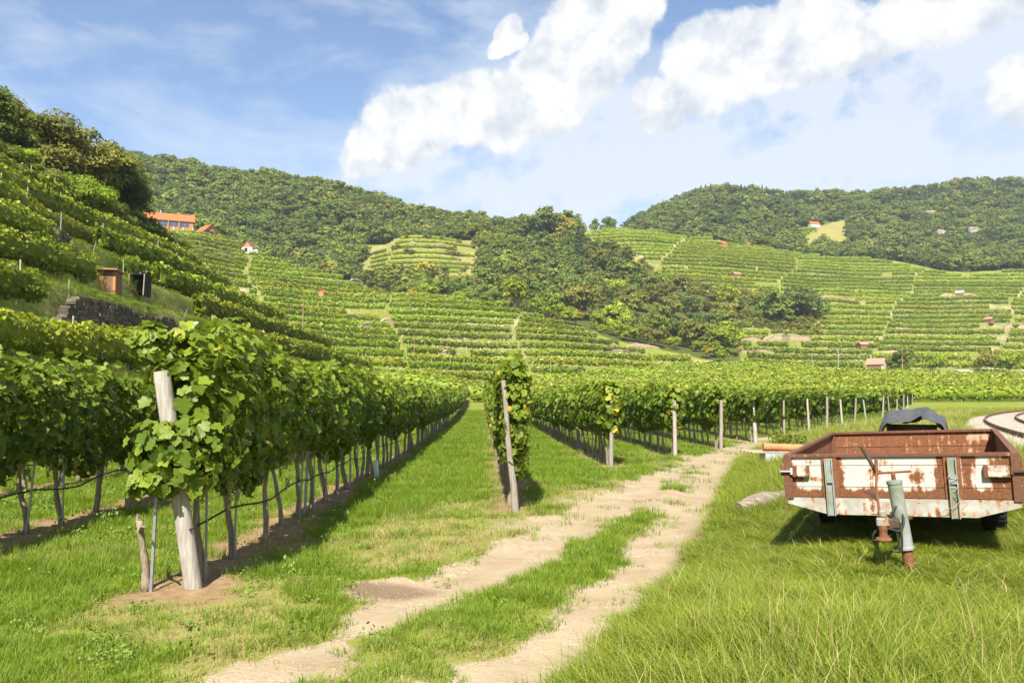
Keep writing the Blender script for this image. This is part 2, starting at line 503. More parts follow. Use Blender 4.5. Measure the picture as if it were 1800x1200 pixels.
# farm track ruts, right rut and left rut (x, Y)
RUT_R = np.array([(-0.9, 2.0), (-0.48, 3.6), (-0.13, 4.8), (0.44, 6.2), (1.37, 8.35), (2.6, 12.2), (4.75, 19), (6.7, 25), (9.4, 31), (13, 38), (18, 46), (30, 65), (50, 93)])
RUT_L = np.array([(-3.1, 2.0), (-2.3, 3.6), (-1.72, 5.0), (-1.4, 5.7), (-0.98, 6.9), (-0.25, 8.2), (0.85, 11.1), (2.3, 15.4), (4.2, 20.7), (6.0, 25.5), (8.5, 31), (12, 38.2), (17, 46.5), (29, 65.5), (49, 94)])
def xrut(line, y): return np.interp(y, line[:, 1], line[:, 0])
def rail_x(y): return 15.4 + 0.539 * (y - 22.9) + 0.00273 * (y - 22.9) * (y - 42)
def rail_dist(x, y):
    s = 0.539 + 0.00273 * (2 * y - 64.9)
    return (x - rail_x(y)) / np.sqrt(1 + s * s)
def rail_top(y): return 0.82 + 0.9 * sstep(85, 130, y)
def land(x, y, full=False):
    x = np.asarray(x, float); y = np.asarray(y, float)
    x, y = np.broadcast_arrays(x, y)
    u = x / np.maximum(y, 5)
    z = base_z(x, y)
    zt = z
    far = y > 120
    stone = np.zeros_like(z)
    wsum = np.zeros_like(z)
    for zone, wf in (('m', w_mid), ('r', w_right), ('h', w_hump)):
        w = np.where(far, wf(u, y), 0)
        t = tfield(u, y, z, zone)
        off = t - z / STEP[zone]
        zq = (terrace(t) - off + 0.25) * STEP[zone]
        zt = zt * (1 - w) + zq * w
        fr = t - np.floor(t)
        stone = np.maximum(stone, w * sstep(0.80, 0.86, fr))
        wsum = np.maximum(wsum, w)
    z = zt
    # near slope on the left
    zs, beyond, X = slope_plane(x, y)
    t = zs / ST_L
    wl = sstep(13.5, 15.5, X) * sstep(42.5, 41, X)
    zq = terrace(t, 0.20, 0.12) * ST_L
    zl = zs * (1 - wl) + zq * wl - 0.32 * beyond
    onl = (zl > z) & (X > 11)
    k = 0.6
    zz = np.maximum(z, zl) + np.where(np.abs(z - zl) < k, (k - np.abs(z - zl)) ** 2 / (4 * k), 0)
    z = np.where(X > 9, zz, z)
    fr = t - np.floor(t)
    stone = np.where(onl, wl * sstep(0.80, 0.85, fr), stone)
    wsum = np.where(onl, wl, wsum)
    # near ground: track, bank, railway bed
    near = y < 150
    rr = xrut(RUT_R, y); rl = xrut(RUT_L, y)
    slope_f = np.interp(y, [0, 5, 12, 25, 60], [0.9, 0.85, 0.75, 0.72, 0.75])   # across-track foreshortening
    dR = (x - rr) * slope_f; dL = (x - rl) * slope_f
    bank = 0.30 * sstep(0.28, 1.9, dR) * sstep(100, 60, y)
    z = z + np.where(near, bank, 0)
    n = fbm(x * 1.3, y * 1.3, 31, 3) - 0.5
    n2 = fbm(x * 5, y * 5, 33, 3) - 0.5
    bumps = np.where(y < 40, n * 0.10 + n2 * 0.035, 0)
    rut = np.maximum(sstep(0.55, 0.15, np.abs(dR)), sstep(0.6, 0.15, np.abs(dL))) * sstep(40, 25, y)
    z = z + bumps * (1 - 0.75 * rut) - 0.055 * rut
    rd = np.abs(rail_dist(x, y))
    wr = sstep(3.9, 2.0, rd) * sstep(150, 135, y) * sstep(-60, -40, y)
    z = z * (1 - wr) + (rail_top(y) - 0.21) * wr
    if not full: return z
    return z, dict(stone=stone, terr=wsum, X=X, onl=onl, dR=dR, dL=dL, rd=rd, u=u, t=t)
def gz(x, y):
    return float(land(np.array([x]), np.array([y]))[0])

# vine rows on the flat: (lateral offset, front end Y, far end Y)
ROWS = [(-8.9, 9, 96), (-5.85, 5.5, 106), (-2.71, 7.44, 118), (0.49, 12.7, 118), (3.53, 22.2, 112), (6.3, 26.4, 110), (9.1, 31.0, 110)]
while ROWS[-1][1] < 92: ROWS.append((ROWS[-1][0] + 3.0, ROWS[-1][1] + 4.6, 110))
def row_x(L, y): return L - 0.036 * y

# zones that carry wood
def forest_left_lo(u): return np.interp(u, [uof(p) for p in (-500, 0, 230, 330, 400, 500, 615, 625, 640, 835, 845, 1000, 1020)], [110, 115, 322, 322, 322, 312, 305, 310, 424, 424, 425, 468, 470])
def forest_right_lo(u): return np.interp(u, [uof(p) for p in (1040, 1100, 1300, 1380, 1480, 1550, 1700, 2400)], [485, 488, 488, 495, 492, 484, 452, 450])
def in_poly(px, py, poly):
    ins = np.zeros(px.shape, bool); n = len(poly)
    for i in range(n):
        (x1, y1), (x2, y2) = poly[i], poly[(i + 1) % n]
        c = ((y1 > py) != (y2 > py)) & (px < (x2 - x1) * (py - y1) / (y2 - y1 + 1e-9) + x1)
        ins ^= c
    return ins
CLEAR_A = [(1368, 424), (1372, 408), (1432, 399), (1430, 414), (1400, 424)]                     # dark vineyard
CLEAR_B = [(1400, 428), (1434, 408), (1440, 396), (1488, 386), (1486, 420), (1520, 440), (1440, 442)]  # straw terraces
def wood_weight(x, y, z):
    u = x / np.maximum(y, 5)
    fl = (y > forest_left_lo(u)) & (u < uof(1015)) & (u > uof(210))
    fr_ = (y > forest_right_lo(u)) & (u > uof(1060))
    gul = gully(u, y)
    px, py = proj(x, y, z)
    cl = (in_poly(px, py, CLEAR_A) | in_poly(px, py, CLEAR_B)) & (y > 480)
    return (fl | fr_ | gul) & ~cl
def gully(u, y):
    a = (y > YM1(u) + np.where(u < uof(690), 10, 3)) & (u > uof(652)) & (u < uof(1300)) & (y < np.where(u < uof(845), 320, np.where(u < uof(1020), 466, YR0(u) - 15)))
    b = (u >= uof(1300)) & (u < uof(1432)) & (y > 315) & (y < YR0(u) - 12)
    c = (u > uof(845)) & (u < uof(1020)) & (y > 344) & (y < 470)
    return a | b | c

# ------------------------------------------------------------------ ground sheet
def ground_material():
    m, nt, out = material('ground')
    a1 = nt.attr('m1'); a2 = nt.attr('m2')
    s1 = nt.new('ShaderNodeSeparateColor'); nt.link(a1.outputs['Color'], s1.inputs[0])
    s2 = nt.new('ShaderNodeSeparateColor'); nt.link(a2.outputs['Color'], s2.inputs[0])
    dirt, dry, stone, forest = s1.outputs[0], s1.outputs[1], s1.outputs[2], a1.outputs['Alpha']
    soil, damp, vin = s2.outputs[0], s2.outputs[1], s2.outputs[2]
    geo = nt.new('ShaderNodeNewGeometry'); P = geo.outputs['Position']
    nf = nt.noise(P, 9.0, 5, 0.65); nm = nt.noise(P, 1.3, 4, 0.6); nl = nt.noise(P, 0.22, 4, 0.6); nff = nt.noise(P, 60.0, 3, 0.6)
    grass = nt.mix(nt.remap(nf, 0.3, 0.7), (0.095, 0.150, 0.012), (0.175, 0.235, 0.024))
    grass = nt.mix(nt.remap(nl, 0.35, 0.7), grass, (0.19, 0.205, 0.03))
    dryc = nt.mix(nt.remap(nf, 0.3, 0.7), (0.30, 0.235, 0.10), (0.20, 0.17, 0.055))
    c = nt.mix(nt.math('MULTIPLY', dry, nt.remap(nm, 0.25, 0.6, 0.4, 1.0)), grass, dryc)
    # terrace earth between vines
    vinc = nt.mix(nt.remap(nm, 0.4, 0.65), (0.105, 0.135, 0.018), (0.19, 0.18, 0.05))
    c = nt.mix(nt.math('MULTIPLY', vin, 0.85), c, vinc)
    st = nt.mix(nt.remap(nt.noise(P, 0.9, 5, 0.7), 0.35, 0.65), (0.20, 0.155, 0.10), (0.40, 0.33, 0.22))
    stm = nt.math('MULTIPLY', stone, nt.remap(nt.noise(P, 0.05, 5, 0.7), 0.48, 0.60))
    c = nt.mix(stm, c, st)
    c = nt.mix(forest, c, nt.mix(nm, (0.05, 0.065, 0.015), (0.09, 0.095, 0.022)))
    soilc = nt.mix(nt.remap(nf, 0.25, 0.75), (0.16, 0.095, 0.05), (0.34, 0.23, 0.13))
    c = nt.mix(nt.math('MULTIPLY', soil, nt.remap(nm, 0.2, 0.5, 0.55, 1.0)), c, soilc)
    # trodden pale dirt with grit
    vor = nt.new('ShaderNodeTexVoronoi'); nt.link(P, vor.inputs['Vector']); vor.inputs['Scale'].default_value = 42
    grit = nt.new('ShaderNodeSeparateColor'); nt.link(vor.outputs['Color'], grit.inputs[0])
    dc = nt.mix(nt.remap(nm, 0.3, 0.7), (0.30, 0.228, 0.135), (0.40, 0.325, 0.215))
    dc = nt.mix(nt.math('MULTIPLY', nt.remap(nff, 0.35, 0.7), 0.35), dc, (0.21, 0.15, 0.085))
    dc = nt.mix(nt.math('MULTIPLY', nt.remap(grit.outputs[0], 0.75, 0.95), nt.remap(nt.noise(P, 2.2, 3), 0.48, 0.62)), dc, (0.43, 0.37, 0.28))
    dc = nt.mix(nt.math('MULTIPLY', nt.remap(nt.noise(P, 3.3, 6, 0.72), 0.52, 0.68), 0.30), dc, (0.20, 0.14, 0.08))
    dc = nt.mix(nt.math('MULTIPLY', damp, 0.8), dc, (0.15, 0.095, 0.055))
    dmask = nt.remap(nt.math('ADD', dirt, nt.math('MULTIPLY', nt.math('SUBTRACT', nf, 0.5), 0.5)), 0.38, 0.62)
    c = nt.mix(dmask, c, dc)
    h = nt.math('ADD', nt.math('MULTIPLY', nf, 0.6), nt.math('MULTIPLY', nff, 0.25))
    h = nt.math('ADD', h, nt.math('MULTIPLY', vor.outputs['Distance'], -0.15))
    principled(nt, out, c, 0.95, spec=0.1, bump=h, bstr=0.75, bdist=0.04)
    return m

def track_masks(x, y, g):
    """how bare the trodden ruts are; shared by the ground colour and the grass"""
    dR, dL = g['dR'], g['dL']
    e = (fbm(x * 1.6, y * 1.6, 71, 4) - 0.5) * 0.55
    e = e + (fbm(x * 6.5, y * 6.5, 75, 3) - 0.5) * 0.30
    e2 = (fbm(x * 0.6, y * 0.6, 73, 3) - 0.5) * 0.5
    wR = np.interp(y, [0, 5, 8, 11, 15, 20, 27], [0.30, 0.30, 0.24, 0.30, 0.36, 0.42, 0.40])
    wL = np.interp(y, [0, 4.9, 5.2, 5.6, 6.0, 6.6, 8, 11, 15, 20, 27], [0.05, 0.22, 0.32, 0.22, -0.02, 0.30, 0.34, 0.42, 0.40, 0.42, 0.40])
    r = sstep(0.16, -0.12, np.abs(dR) - wR + e * 0.6)
    l = sstep(0.18, -0.14, np.abs(dL) - wL + e * 0.8)
    # between the ruts further off the strip breaks up into tufts
    mid = (dR < 0) & (dL > 0)
    broke = sstep(8.3, 10.5, y) * sstep(0.56, 0.42, fbm(x * 0.9, y * 0.55, 77, 3)) * np.where(mid, 1, 0)
    dirt = np.maximum(np.maximum(r, l), broke)
    # bare verge left of the track and the worn patch by the row ends
    verge = sstep(-1.9, -0.2, dL) * sstep(0.1, -0.1, dL) * sstep(0.50, 0.66, fbm(x * 0.8, y * 0.8, 79, 4)) * 0.85 * sstep(5.5, 7, y)
    worn = np.exp(-(((x + 1.0) / 0.75) ** 2 + ((y - 7.5) / 0.5) ** 2))
    dirt = np.maximum(dirt, sstep(0.35, 0.7, worn + e))
    dirt = np.maximum(dirt, verge * 0.8) * sstep(60, 40, y)
    damp = np.maximum(sstep(0.4, 0.8, np.exp(-(((x + 1.15) / 0.6) ** 2 + ((y - 7.45) / 0.33) ** 2)) + e * 0.7), 0.75 * sstep(0.25, 0.05, np.abs(dR - 0.33)) * sstep(7.4, 8.2, y) * sstep(13, 10, y) * sstep(-0.3, 0.1, e + 0.1))
    return dirt, np.clip(damp, 0, 1)
def soil_strip(x, y):
    """bare earth under the vine rows"""
    s = np.zeros_like(x)
    for (L, y0, y1) in ROWS:
        d_ = np.abs(x - row_x(L, y))
        s = np.maximum(s, sstep(0.66, 0.30, d_ + (fbm(x * 2, y * 2, 83, 3) - 0.5) * 0.6) * sstep(y0 - 1.0, y0 - 0.4, y) * sstep(y1, y1 - 3, y))
    return s

def build_ground():
    ys = [-400, -120, -40, -15, -6, -2, 0, 1.2, 2.0]
    s_ = [600, 190, 80, 36, 18, 8, 5, 3.4, 3.0]
    y = 2.6
    Y = []
    while y < 30: Y.append(y); y += max(0.055, 0.0092 * y)
    while y < 112: Y.append(y); y += 0.0065 * y
    while y < 482: Y.append(y); y += 0.95
    while y < 900: Y.append(y); y += 4.5
    Y += [940, 1100, 1500]
    S = s_ + [max(v, 3.2) for v in Y]
    Y = np.array(ys + Y); S = np.array(S, float)
    inner = np.linspace(-0.74, 0.74, 440)
    outer = 0.74 * np.exp(np.linspace(0.01, 1.1, 45))
    U = np.concatenate([-outer[::-1], inner, outer])
    uu, yy = np.meshgrid(U, Y)
    xx = uu * S[:, None]
    x = xx.ravel(); y = yy.ravel()
    z, g = land(x, y, True)
    nR, nC = xx.shape
    idx = np.arange(nR * nC).reshape(nR, nC)
    Fq = np.stack([idx[:-1, :-1], idx[:-1, 1:], idx[1:, 1:], idx[1:, :-1]], -1).reshape(-1, 4)
    dirt, damp = track_masks(x, y, g)
    soil = soil_strip(x, y)
    dry = np.clip(fbm(x * 0.5, y * 0.5, 41, 4) * 1.7 - 0.62, 0, 1) * np.where(y < 60, 0.8, 0.4)
    dry = np.maximum(dry, 0.7 * sstep(0.9, 0.3, np.abs(x - row_x(-1.2, y) - 0.25)) * sstep(0.42, 0.6, fbm(x * 0.9, y * 0.35, 43, 3)) * sstep(7, 9, y) * sstep(60, 40, y))
    dry = np.maximum(dry, np.where((np.abs(g['dL']) < 2.0) & (g['dL'] < 0), 0.7 * sstep(0.4, 0.6, fbm(x * 0.8, y * 0.8, 47, 3)), 0))
    dry = np.where(g['rd'] < 6, np.maximum(dry, 0.7), dry)
    dry = np.maximum(dry, 0.75 * w_hump(g['u'], y) * (y > 200))
    hs = (y > 280) & (y < 330) & (g['u'] > uof(345)) & (g['u'] < uof(560)); dry = np.where(hs, 0.85, dry)
    px, py = proj(x, y, z)
    dry = np.where(in_poly(px, py, CLEAR_B) & (y > 480), 0.8, dry)
    forest = wood_weight(x, y, z).astype(float)
    forest = np.where((g['X'] > 42) & g['onl'], 1.0, forest)
    g['stone'] = np.where(g['onl'], g['stone'] * 0.35, g['stone']); g['terr'] = np.where(g['onl'], g['terr'] * 0.25, g['terr'])
    g['terr'] = g['terr'] * (1 - 0.75 * w_hump(g['u'], y))
    scrub = (y > 262) & (y < 420) & (g['u'] > uof(600)) & (g['u'] < uof(1450)) & (g['terr'] < 0.4)
    dry = np.where(scrub, np.maximum(dry, 0.75), dry)
    m1 = np.stack([dirt, dry, g['stone'], forest], -1)
    m2 = np.stack([soil, damp, g['terr'], np.ones_like(x)], -1)
    o = np_obj('ground', np.stack([x, y, z], -1), [Fq], ground_material(), smooth=True, attrs={'m1': m1, 'm2': m2})
    tag(o, kind='structure', label='grassy valley floor and terraced hillsides with a rutted farm track')
build_ground()

# ------------------------------------------------------------------ foliage materials
def leaf_material(name, stops, trans=0.35, rnd=0.25, rough=0.5, spec=0.35, use_tint=True, patch=0.0, tmix=0.5):
    m, nt, out = material(name)
    oi = nt.new('ShaderNodeObjectInfo')
    if use_tint:
        t = nt.attr('tint').outputs['Fac']
    else:
        t = oi.outputs['Random']
    if patch > 0:
        geo = nt.new('ShaderNodeNewGeometry')
        nz = nt.noise(geo.outputs['Position'], 0.35, 3, 0.6)
        t = nt.math('ADD', t, nt.math('MULTIPLY', nt.math('SUBTRACT', nz, 0.5), patch), clamp=True)
    c = nt.ramp(t, stops)
    hs = nt.new('ShaderNodeHueSaturation')
    nt.link(c, hs.inputs['Color'])
    nt.put(hs.inputs['Hue'], nt.remap(oi.outputs['Random'], 0, 1, 0.5 - 0.06 * rnd, 0.5 + 0.06 * rnd))
    nt.put(hs.inputs['Value'], nt.remap(nt.math('FRACT', nt.math('MULTIPLY', oi.outputs['Random'], 7.13)), 0, 1, 1 - rnd, 1 + rnd))
    c = hs.outputs[0]
    p = nt.new('ShaderNodeBsdfPrincipled')
    nt.link(c, p.inputs['Base Color'])
    p.inputs['Roughness'].default_value = rough
    p.inputs['Specular IOR Level'].default_value = spec
    tr = nt.new('ShaderNodeBsdfTranslucent')
    tc = nt.mix(tmix, c, (0.30, 0.36, 0.02))
    nt.link(tc, tr.inputs[0])
    mx = nt.new('ShaderNodeMixShader')
    mx.inputs[0].default_value = trans
    nt.link(p.outputs[0], mx.inputs[1]); nt.link(tr.outputs[0], mx.inputs[2])
    nt.link(mx.outputs[0], out.inputs[0])
    return m
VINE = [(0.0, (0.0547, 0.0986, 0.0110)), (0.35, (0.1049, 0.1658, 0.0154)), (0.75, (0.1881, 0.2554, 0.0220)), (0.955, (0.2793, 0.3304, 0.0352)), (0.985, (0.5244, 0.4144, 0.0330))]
M_VINE = leaf_material('vine_leaf', VINE, 0.38, 0.10)
VINE_F = [(0.0, (0.110, 0.160, 0.010)), (0.4, (0.190, 0.252, 0.015)), (0.8, (0.285, 0.335, 0.022)), (1.0, (0.45, 0.395, 0.042))]
M_VINEF = leaf_material('far_vine_leaf', VINE_F, 0.38, 0.26, patch=0.7)

def simple_mat(name, c1, c2, scale=6, rough=0.85, metal=0.0, stretch=None, bstr=0.3, detail=5, spec=0.25, lo=0.3, hi=0.7, coord='Object'):
    m, nt, out = material(name)
    tc = nt.new('ShaderNodeTexCoord')
    v = tc.outputs[coord]
    if stretch:
        mp = nt.new('ShaderNodeMapping'); mp.inputs['Scale'].default_value = stretch
        nt.link(v, mp.inputs[0]); v = mp.outputs[0]
    n = nt.noise(v, scale, detail, 0.65)
    c = nt.mix(nt.remap(n, lo, hi), c1, c2)
    principled(nt, out, c, rough, metal, spec, bump=n, bstr=bstr, bdist=0.01)
    return m
M_BARK = simple_mat('vine_bark', (0.14, 0.105, 0.07), (0.33, 0.265, 0.195), 14, stretch=(3, 3, 0.5), bstr=0.8)
M_TREEBARK = simple_mat('tree_bark', (0.08, 0.065, 0.05), (0.18, 0.15, 0.12), 4, stretch=(3, 3, 0.6), bstr=0.8)
M_POST = simple_mat('weathered_post', (0.17, 0.145, 0.115), (0.34, 0.30, 0.25), 9, stretch=(6, 6, 0.5), bstr=0.6)
M_POSTPALE = simple_mat('pale_post', (0.23, 0.205, 0.175), (0.44, 0.405, 0.35), 7, stretch=(5, 5, 0.6), bstr=0.5)
M_STEEL = simple_mat('galvanised_steel', (0.24, 0.25, 0.26), (0.38, 0.39, 0.40), 12, rough=0.5, metal=0.6, bstr=0.1)
M_HOSE = simple_mat('black_hose', (0.02, 0.02, 0.02), (0.05, 0.045, 0.04), 20, rough=0.6, bstr=0.05)
M_WIRE = simple_mat('wire', (0.25, 0.25, 0.25), (0.4, 0.4, 0.4), 20, rough=0.5, metal=0.7, bstr=0.0)
M_POLE = simple_mat('utility_pole_wood', (0.22, 0.13, 0.08), (0.34, 0.22, 0.14), 6, stretch=(4, 4, 0.4), bstr=0.4)
M_WHITEP = simple_mat('white_plastic', (0.70, 0.70, 0.68), (0.78, 0.78, 0.76), 8, rough=0.5, bstr=0.02)

# ------------------------------------------------------------------ leaves
def grape_leaf():
    # five-lobed outline, stalk at (0,0), tip at +y
    o = [(0, 0.03), (0.17, -0.12), (0.40, -0.06), (0.50, 0.12), (0.44, 0.26), (0.56, 0.44), (0.44, 0.60), (0.29, 0.64), (0.22, 0.80), (0.10, 0.90), (0, 0.98)]
    left = [(-a, b) for a, b in o[1:-1]][::-1]
    out = o + left
    c = (0.0, 0.32)
    v = [(c[0], c[1], -0.06)] + [(a, b, 0.10 * abs(a) - 0.12 * (b - 0.4) ** 2 + 0.03 * ((i * 7) % 3 - 1)) for i, (a, b) in enumerate(out)]
    v = np.array(v); v[:, 1] -= 0.35
    n = len(out)
    f = [(0, 1 + i, 1 + (i + 1) % n) for i in range(n)]
    return v, np.array(f)
LEAF0 = grape_leaf()
_o = LEAF0[0][1:][::2]
LEAFM = (np.concatenate([LEAF0[0][:1], _o]), np.array([(0, 1 + i, 1 + (i + 1) % len(_o)) for i in range(len(_o))]))
LEAF1 = (np.array([(0, -0.4, 0), (0.48, -0.15, 0.10), (0.34, 0.35, 0.06), (0, 0.6, -0.05), (-0.34, 0.35, 0.06), (-0.48, -0.15, 0.10)]), np.array([(0, 1, 2, 3), (0, 3, 4, 5)]))
LEAF2 = (np.array([(-0.5, -0.35, 0.06), (0.45, -0.5, 0), (0.5, 0.4, 0.08), (-0.4, 0.5, 0)]), np.array([(0, 1, 2, 3)]))
def frames(N):
    """rotation matrices whose z axis is N (n,3), spun at random"""
    N = N / np.maximum(np.linalg.norm(N, axis=1, keepdims=True), 1e-6)
    a = rng.normal(size=N.shape)
    t = np.cross(N, a); t /= np.maximum(np.linalg.norm(t, axis=1, keepdims=True), 1e-6)
    b = np.cross(N, t)
    return np.stack([t, b, N], -1)
def scatter(tmpl, P, N, S, tint, down=None):
    V0, F0 = tmpl
    M = frames(N)
    if down is not None:      # leaf tips hang: y axis towards the ground
        dn = np.tile(np.array([0, 0, -1.0]), (len(P), 1)) + rng.normal(size=P.shape) * down
        n = M[:, :, 2]
        yv = dn - n * np.sum(dn * n, 1, keepdims=True); yv /= np.maximum(np.linalg.norm(yv, axis=1, keepdims=True), 1e-6)
        xv = np.cross(yv, n)
        M = np.stack([xv, yv, n], -1)
    V = np.einsum('nij,kj->nki', M, V0) * S[:, None, None] + P[:, None, :]
    k = len(V0)
    Fc = (F0[None] + (np.arange(len(P)) * k)[:, None, None]).reshape(-1, F0.shape[1])
    return V.reshape(-1, 3), Fc, np.repeat(tint, k)
class Cloud:
    """gathers scattered leaves for one mesh"""
    def __init__(s): s.V = []; s.F = {}; s.T = []; s.n = 0
    def add(s, V, Fc, T):
        s.V.append(V); s.F.setdefault(Fc.shape[1], []).append(Fc + s.n); s.T.append(T); s.n += len(V)
    def mesh(s, name, mat):
        return np_mesh(name, np.concatenate(s.V), [np.concatenate(f) for f in s.F.values()], mat, attrs={'tint': np.concatenate(s.T)})
    def obj(s, name, mat, parent=None, kind='stuff'):
        o = link(bpy.data.objects.new(name, s.mesh(name, mat)), parent)
        if kind: o['kind'] = kind
        return o
def hedge_points(path, n, w, zlo, zhi, seed, fill=0.3):
    """random points in a vine hedge along path (k,3); returns positions, outward normals, height fraction"""
    seg = np.linalg.norm(np.diff(path, axis=0), axis=1)
    cum = np.concatenate([[0], np.cumsum(seg)])
    s = rng.random(n) * cum[-1]
    base = np.stack([np.interp(s, cum, path[:, i]) for i in range(3)], -1)
    i = np.clip(np.searchsorted(cum, s) - 1, 0, len(seg) - 1)
    T = (path[i + 1] - path[i]) / seg[i][:, None]
    side = np.stack([T[:, 1], -T[:, 0], np.zeros(n)], -1)
    side /= np.linalg.norm(side, axis=1, keepdims=True)
    # lumpy cross section: superellipse
    th = rng.random(n) * 2 * np.pi
    rad = np.where(rng.random(n) < fill, np.sqrt(rng.random(n)), 0.82 + 0.25 * rng.random(n))
    cx = np.sign(np.cos(th)) * np.abs(np.cos(th)) ** 0.6; cz = np.sign(np.sin(th)) * np.abs(np.sin(th)) ** 0.6
    lump = 0.72 + 0.55 * vn(s / 0.75 + seed * 3.1, np.sin(th) * 1.7 + np.cos(th) * 2.3 + 9, seed % 97)
    top = (vn(s / 0.55, s * 0 + 1, seed % 89 + 1) - 0.42) * 0.42 + (vn(s / 5.0, s * 0 + 2, seed % 89 + 2) - 0.5) * 0.30
    bot = (vn(s / 0.8, s * 0 + 3, seed % 89 + 3) - 0.5) * 0.40
    hm = (zlo + zhi) / 2; hh = (zhi - zlo) / 2
    zz = hm + cz * rad * hh
    zz = zz + np.where(cz > 0, top * np.clip(cz * rad, 0, 1), bot * np.clip(-cz * rad, 0, 1))
    fz = np.clip((zz - zlo) / (zhi - zlo), 0, 1)
    ww = w * (0.72 + 0.45 * np.sin(np.clip(fz, 0, 1) * 2.6)) * lump
    P = base + side * (cx * rad * ww)[:, None]
    P[:, 2] += zz
    Nn = side * (cx * 1.0)[:, None] + np.array([0, 0, 1.0]) * (cz * 0.7 + 0.35)[:, None]
    return P, Nn, fz, s
def hedge(cl, path, n_per_m, size, tmpl, w=0.36, zlo=0.8, zhi=2.3, seed=0, hang=0.7, rough=0.55, fill=0.3, yellow=0.0):
    L = np.sum(np.linalg.norm(np.diff(path, axis=0), axis=1))
    n = int(L * n_per_m)
    if n < 1: return
    P, Nn, fz, s = hedge_points(path, n, w, zlo, zhi, seed, fill)
    Nn = Nn + rng.normal(size=Nn.shape) * rough
    S = size * (0.6 + 0.75 * rng.random(n))
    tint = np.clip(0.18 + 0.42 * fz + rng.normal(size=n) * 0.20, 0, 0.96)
    lowy = (rng.random(n) < yellow * (1.6 - fz)); tint = np.where(lowy, 0.985, tint)
    cl.add(*scatter(tmpl, P, Nn, S, tint, hang))
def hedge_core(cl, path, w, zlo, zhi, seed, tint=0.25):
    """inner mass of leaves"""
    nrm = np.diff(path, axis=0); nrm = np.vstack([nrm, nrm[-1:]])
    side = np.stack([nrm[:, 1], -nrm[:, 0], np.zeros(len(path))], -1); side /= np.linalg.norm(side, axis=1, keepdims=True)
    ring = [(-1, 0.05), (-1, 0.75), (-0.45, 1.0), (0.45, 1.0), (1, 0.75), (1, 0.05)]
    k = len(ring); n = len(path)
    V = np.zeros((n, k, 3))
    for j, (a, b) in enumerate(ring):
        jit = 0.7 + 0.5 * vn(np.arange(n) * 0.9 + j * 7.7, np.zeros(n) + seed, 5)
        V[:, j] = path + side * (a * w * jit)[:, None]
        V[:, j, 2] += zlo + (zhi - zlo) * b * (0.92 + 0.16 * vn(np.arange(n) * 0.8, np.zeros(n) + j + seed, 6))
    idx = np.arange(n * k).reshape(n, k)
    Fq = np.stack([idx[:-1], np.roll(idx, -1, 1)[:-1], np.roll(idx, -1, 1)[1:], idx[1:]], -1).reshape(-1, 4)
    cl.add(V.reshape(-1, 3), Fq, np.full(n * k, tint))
def ground_path(x, y, dz=0.0):
    x = np.asarray(x, float); y = np.asarray(y, float)
    return np.stack([x, y, land(x, y) + dz], -1)

# ------------------------------------------------------------------ shared small parts of the trellis
def trunk_mesh(k):
    r_ = random.Random(100 + k)
    mb = MB()
    pts = []; rad = []
    x = y = 0
    for i in range(7):
        t = i / 6
        pts.append((x, y, -0.08 + t * 1.08)); rad.append(0.040 - 0.014 * t + r_.uniform(-0.004, 0.006))
        x += r_.uniform(-0.035, 0.035); y += r_.uniform(-0.035, 0.035)
    rad[0] = 0.055
    mb.tube(pts, rad, 7)
    a = Vector(pts[-2])
    mb.tube([a, a + Vector((r_.uniform(-.03, .03), 0.22, 0.12)), a + Vector((0, 0.5, 0.17))], [0.022, 0.017, 0.010], 5)
    mb.tube([a, a + Vector((r_.uniform(-.03, .03), -0.2, 0.13)), a + Vector((0, -0.45, 0.18))], [0.022, 0.016, 0.010], 5)
    return mb.mesh('vine_trunk', M_BARK, True)
TRUNKS = [trunk_mesh(k) for k in range(6)]
def stake_mesh():
    mb = MB(); mb.box((-0.010, -0.010, -0.1), (0.010, 0.010, 1.15)); return mb.mesh('stake', M_STEEL)
STAKE = stake_mesh()
def steel_post_mesh(h=2.1):
    mb = MB()      # open C profile
    mb.box((-0.025, -0.002, -0.15), (0.025, 0.002, h)); mb.box((-0.027, -0.002, -0.15), (-0.023, 0.033, h)); mb.box((0.023, -0.002, -0.15), (0.027, 0.033, h))
    return mb.mesh('post', M_STEEL)
STEELP = steel_post_mesh()
def wood_post_mesh(h, r, k, mat):
    r_ = random.Random(k); mb = MB()
    pts = [(r_.uniform(-.008, .008), r_.uniform(-.008, .008), -0.2 + (h + 0.2) * i / 6) for i in range(7)]
    mb.tube(pts, [r * (1.06 - 0.14 * i / 6 + r_.uniform(-0.03, 0.03)) for i in range(7)], 12)
    return mb.mesh('post', mat, True, 40)
WOODP = [wood_post_mesh(1.85 + 0.06 * k, 0.06 + 0.005 * k, k, M_POST if k % 2 else M_POSTPALE) for k in range(4)]
def child(name, me, parent, loc, rot=(0, 0, 0), scale=None):
    o = bpy.data.objects.new(name, me)
    o.location = loc; o.rotation_euler = rot
    if scale is not None: o.scale = scale
    return link(o, parent)
def leaf_object_mesh(k, t):
    V, Fc = LEAF0
    V = V.copy(); r_ = np.random.default_rng(k)
    V[:, 2] += r_.normal(size=len(V)) * 0.03
    return np_mesh('leaf', V, [Fc], M_VINE, smooth=True, attrs={'tint': np.full(len(V), t)})
LEAFOBJ = [leaf_object_mesh(k, t) for k, t in enumerate((0.3, 0.42, 0.55, 0.66, 0.78, 0.9, 0.95))]
LEAFYEL = leaf_object_mesh(50, 0.985)
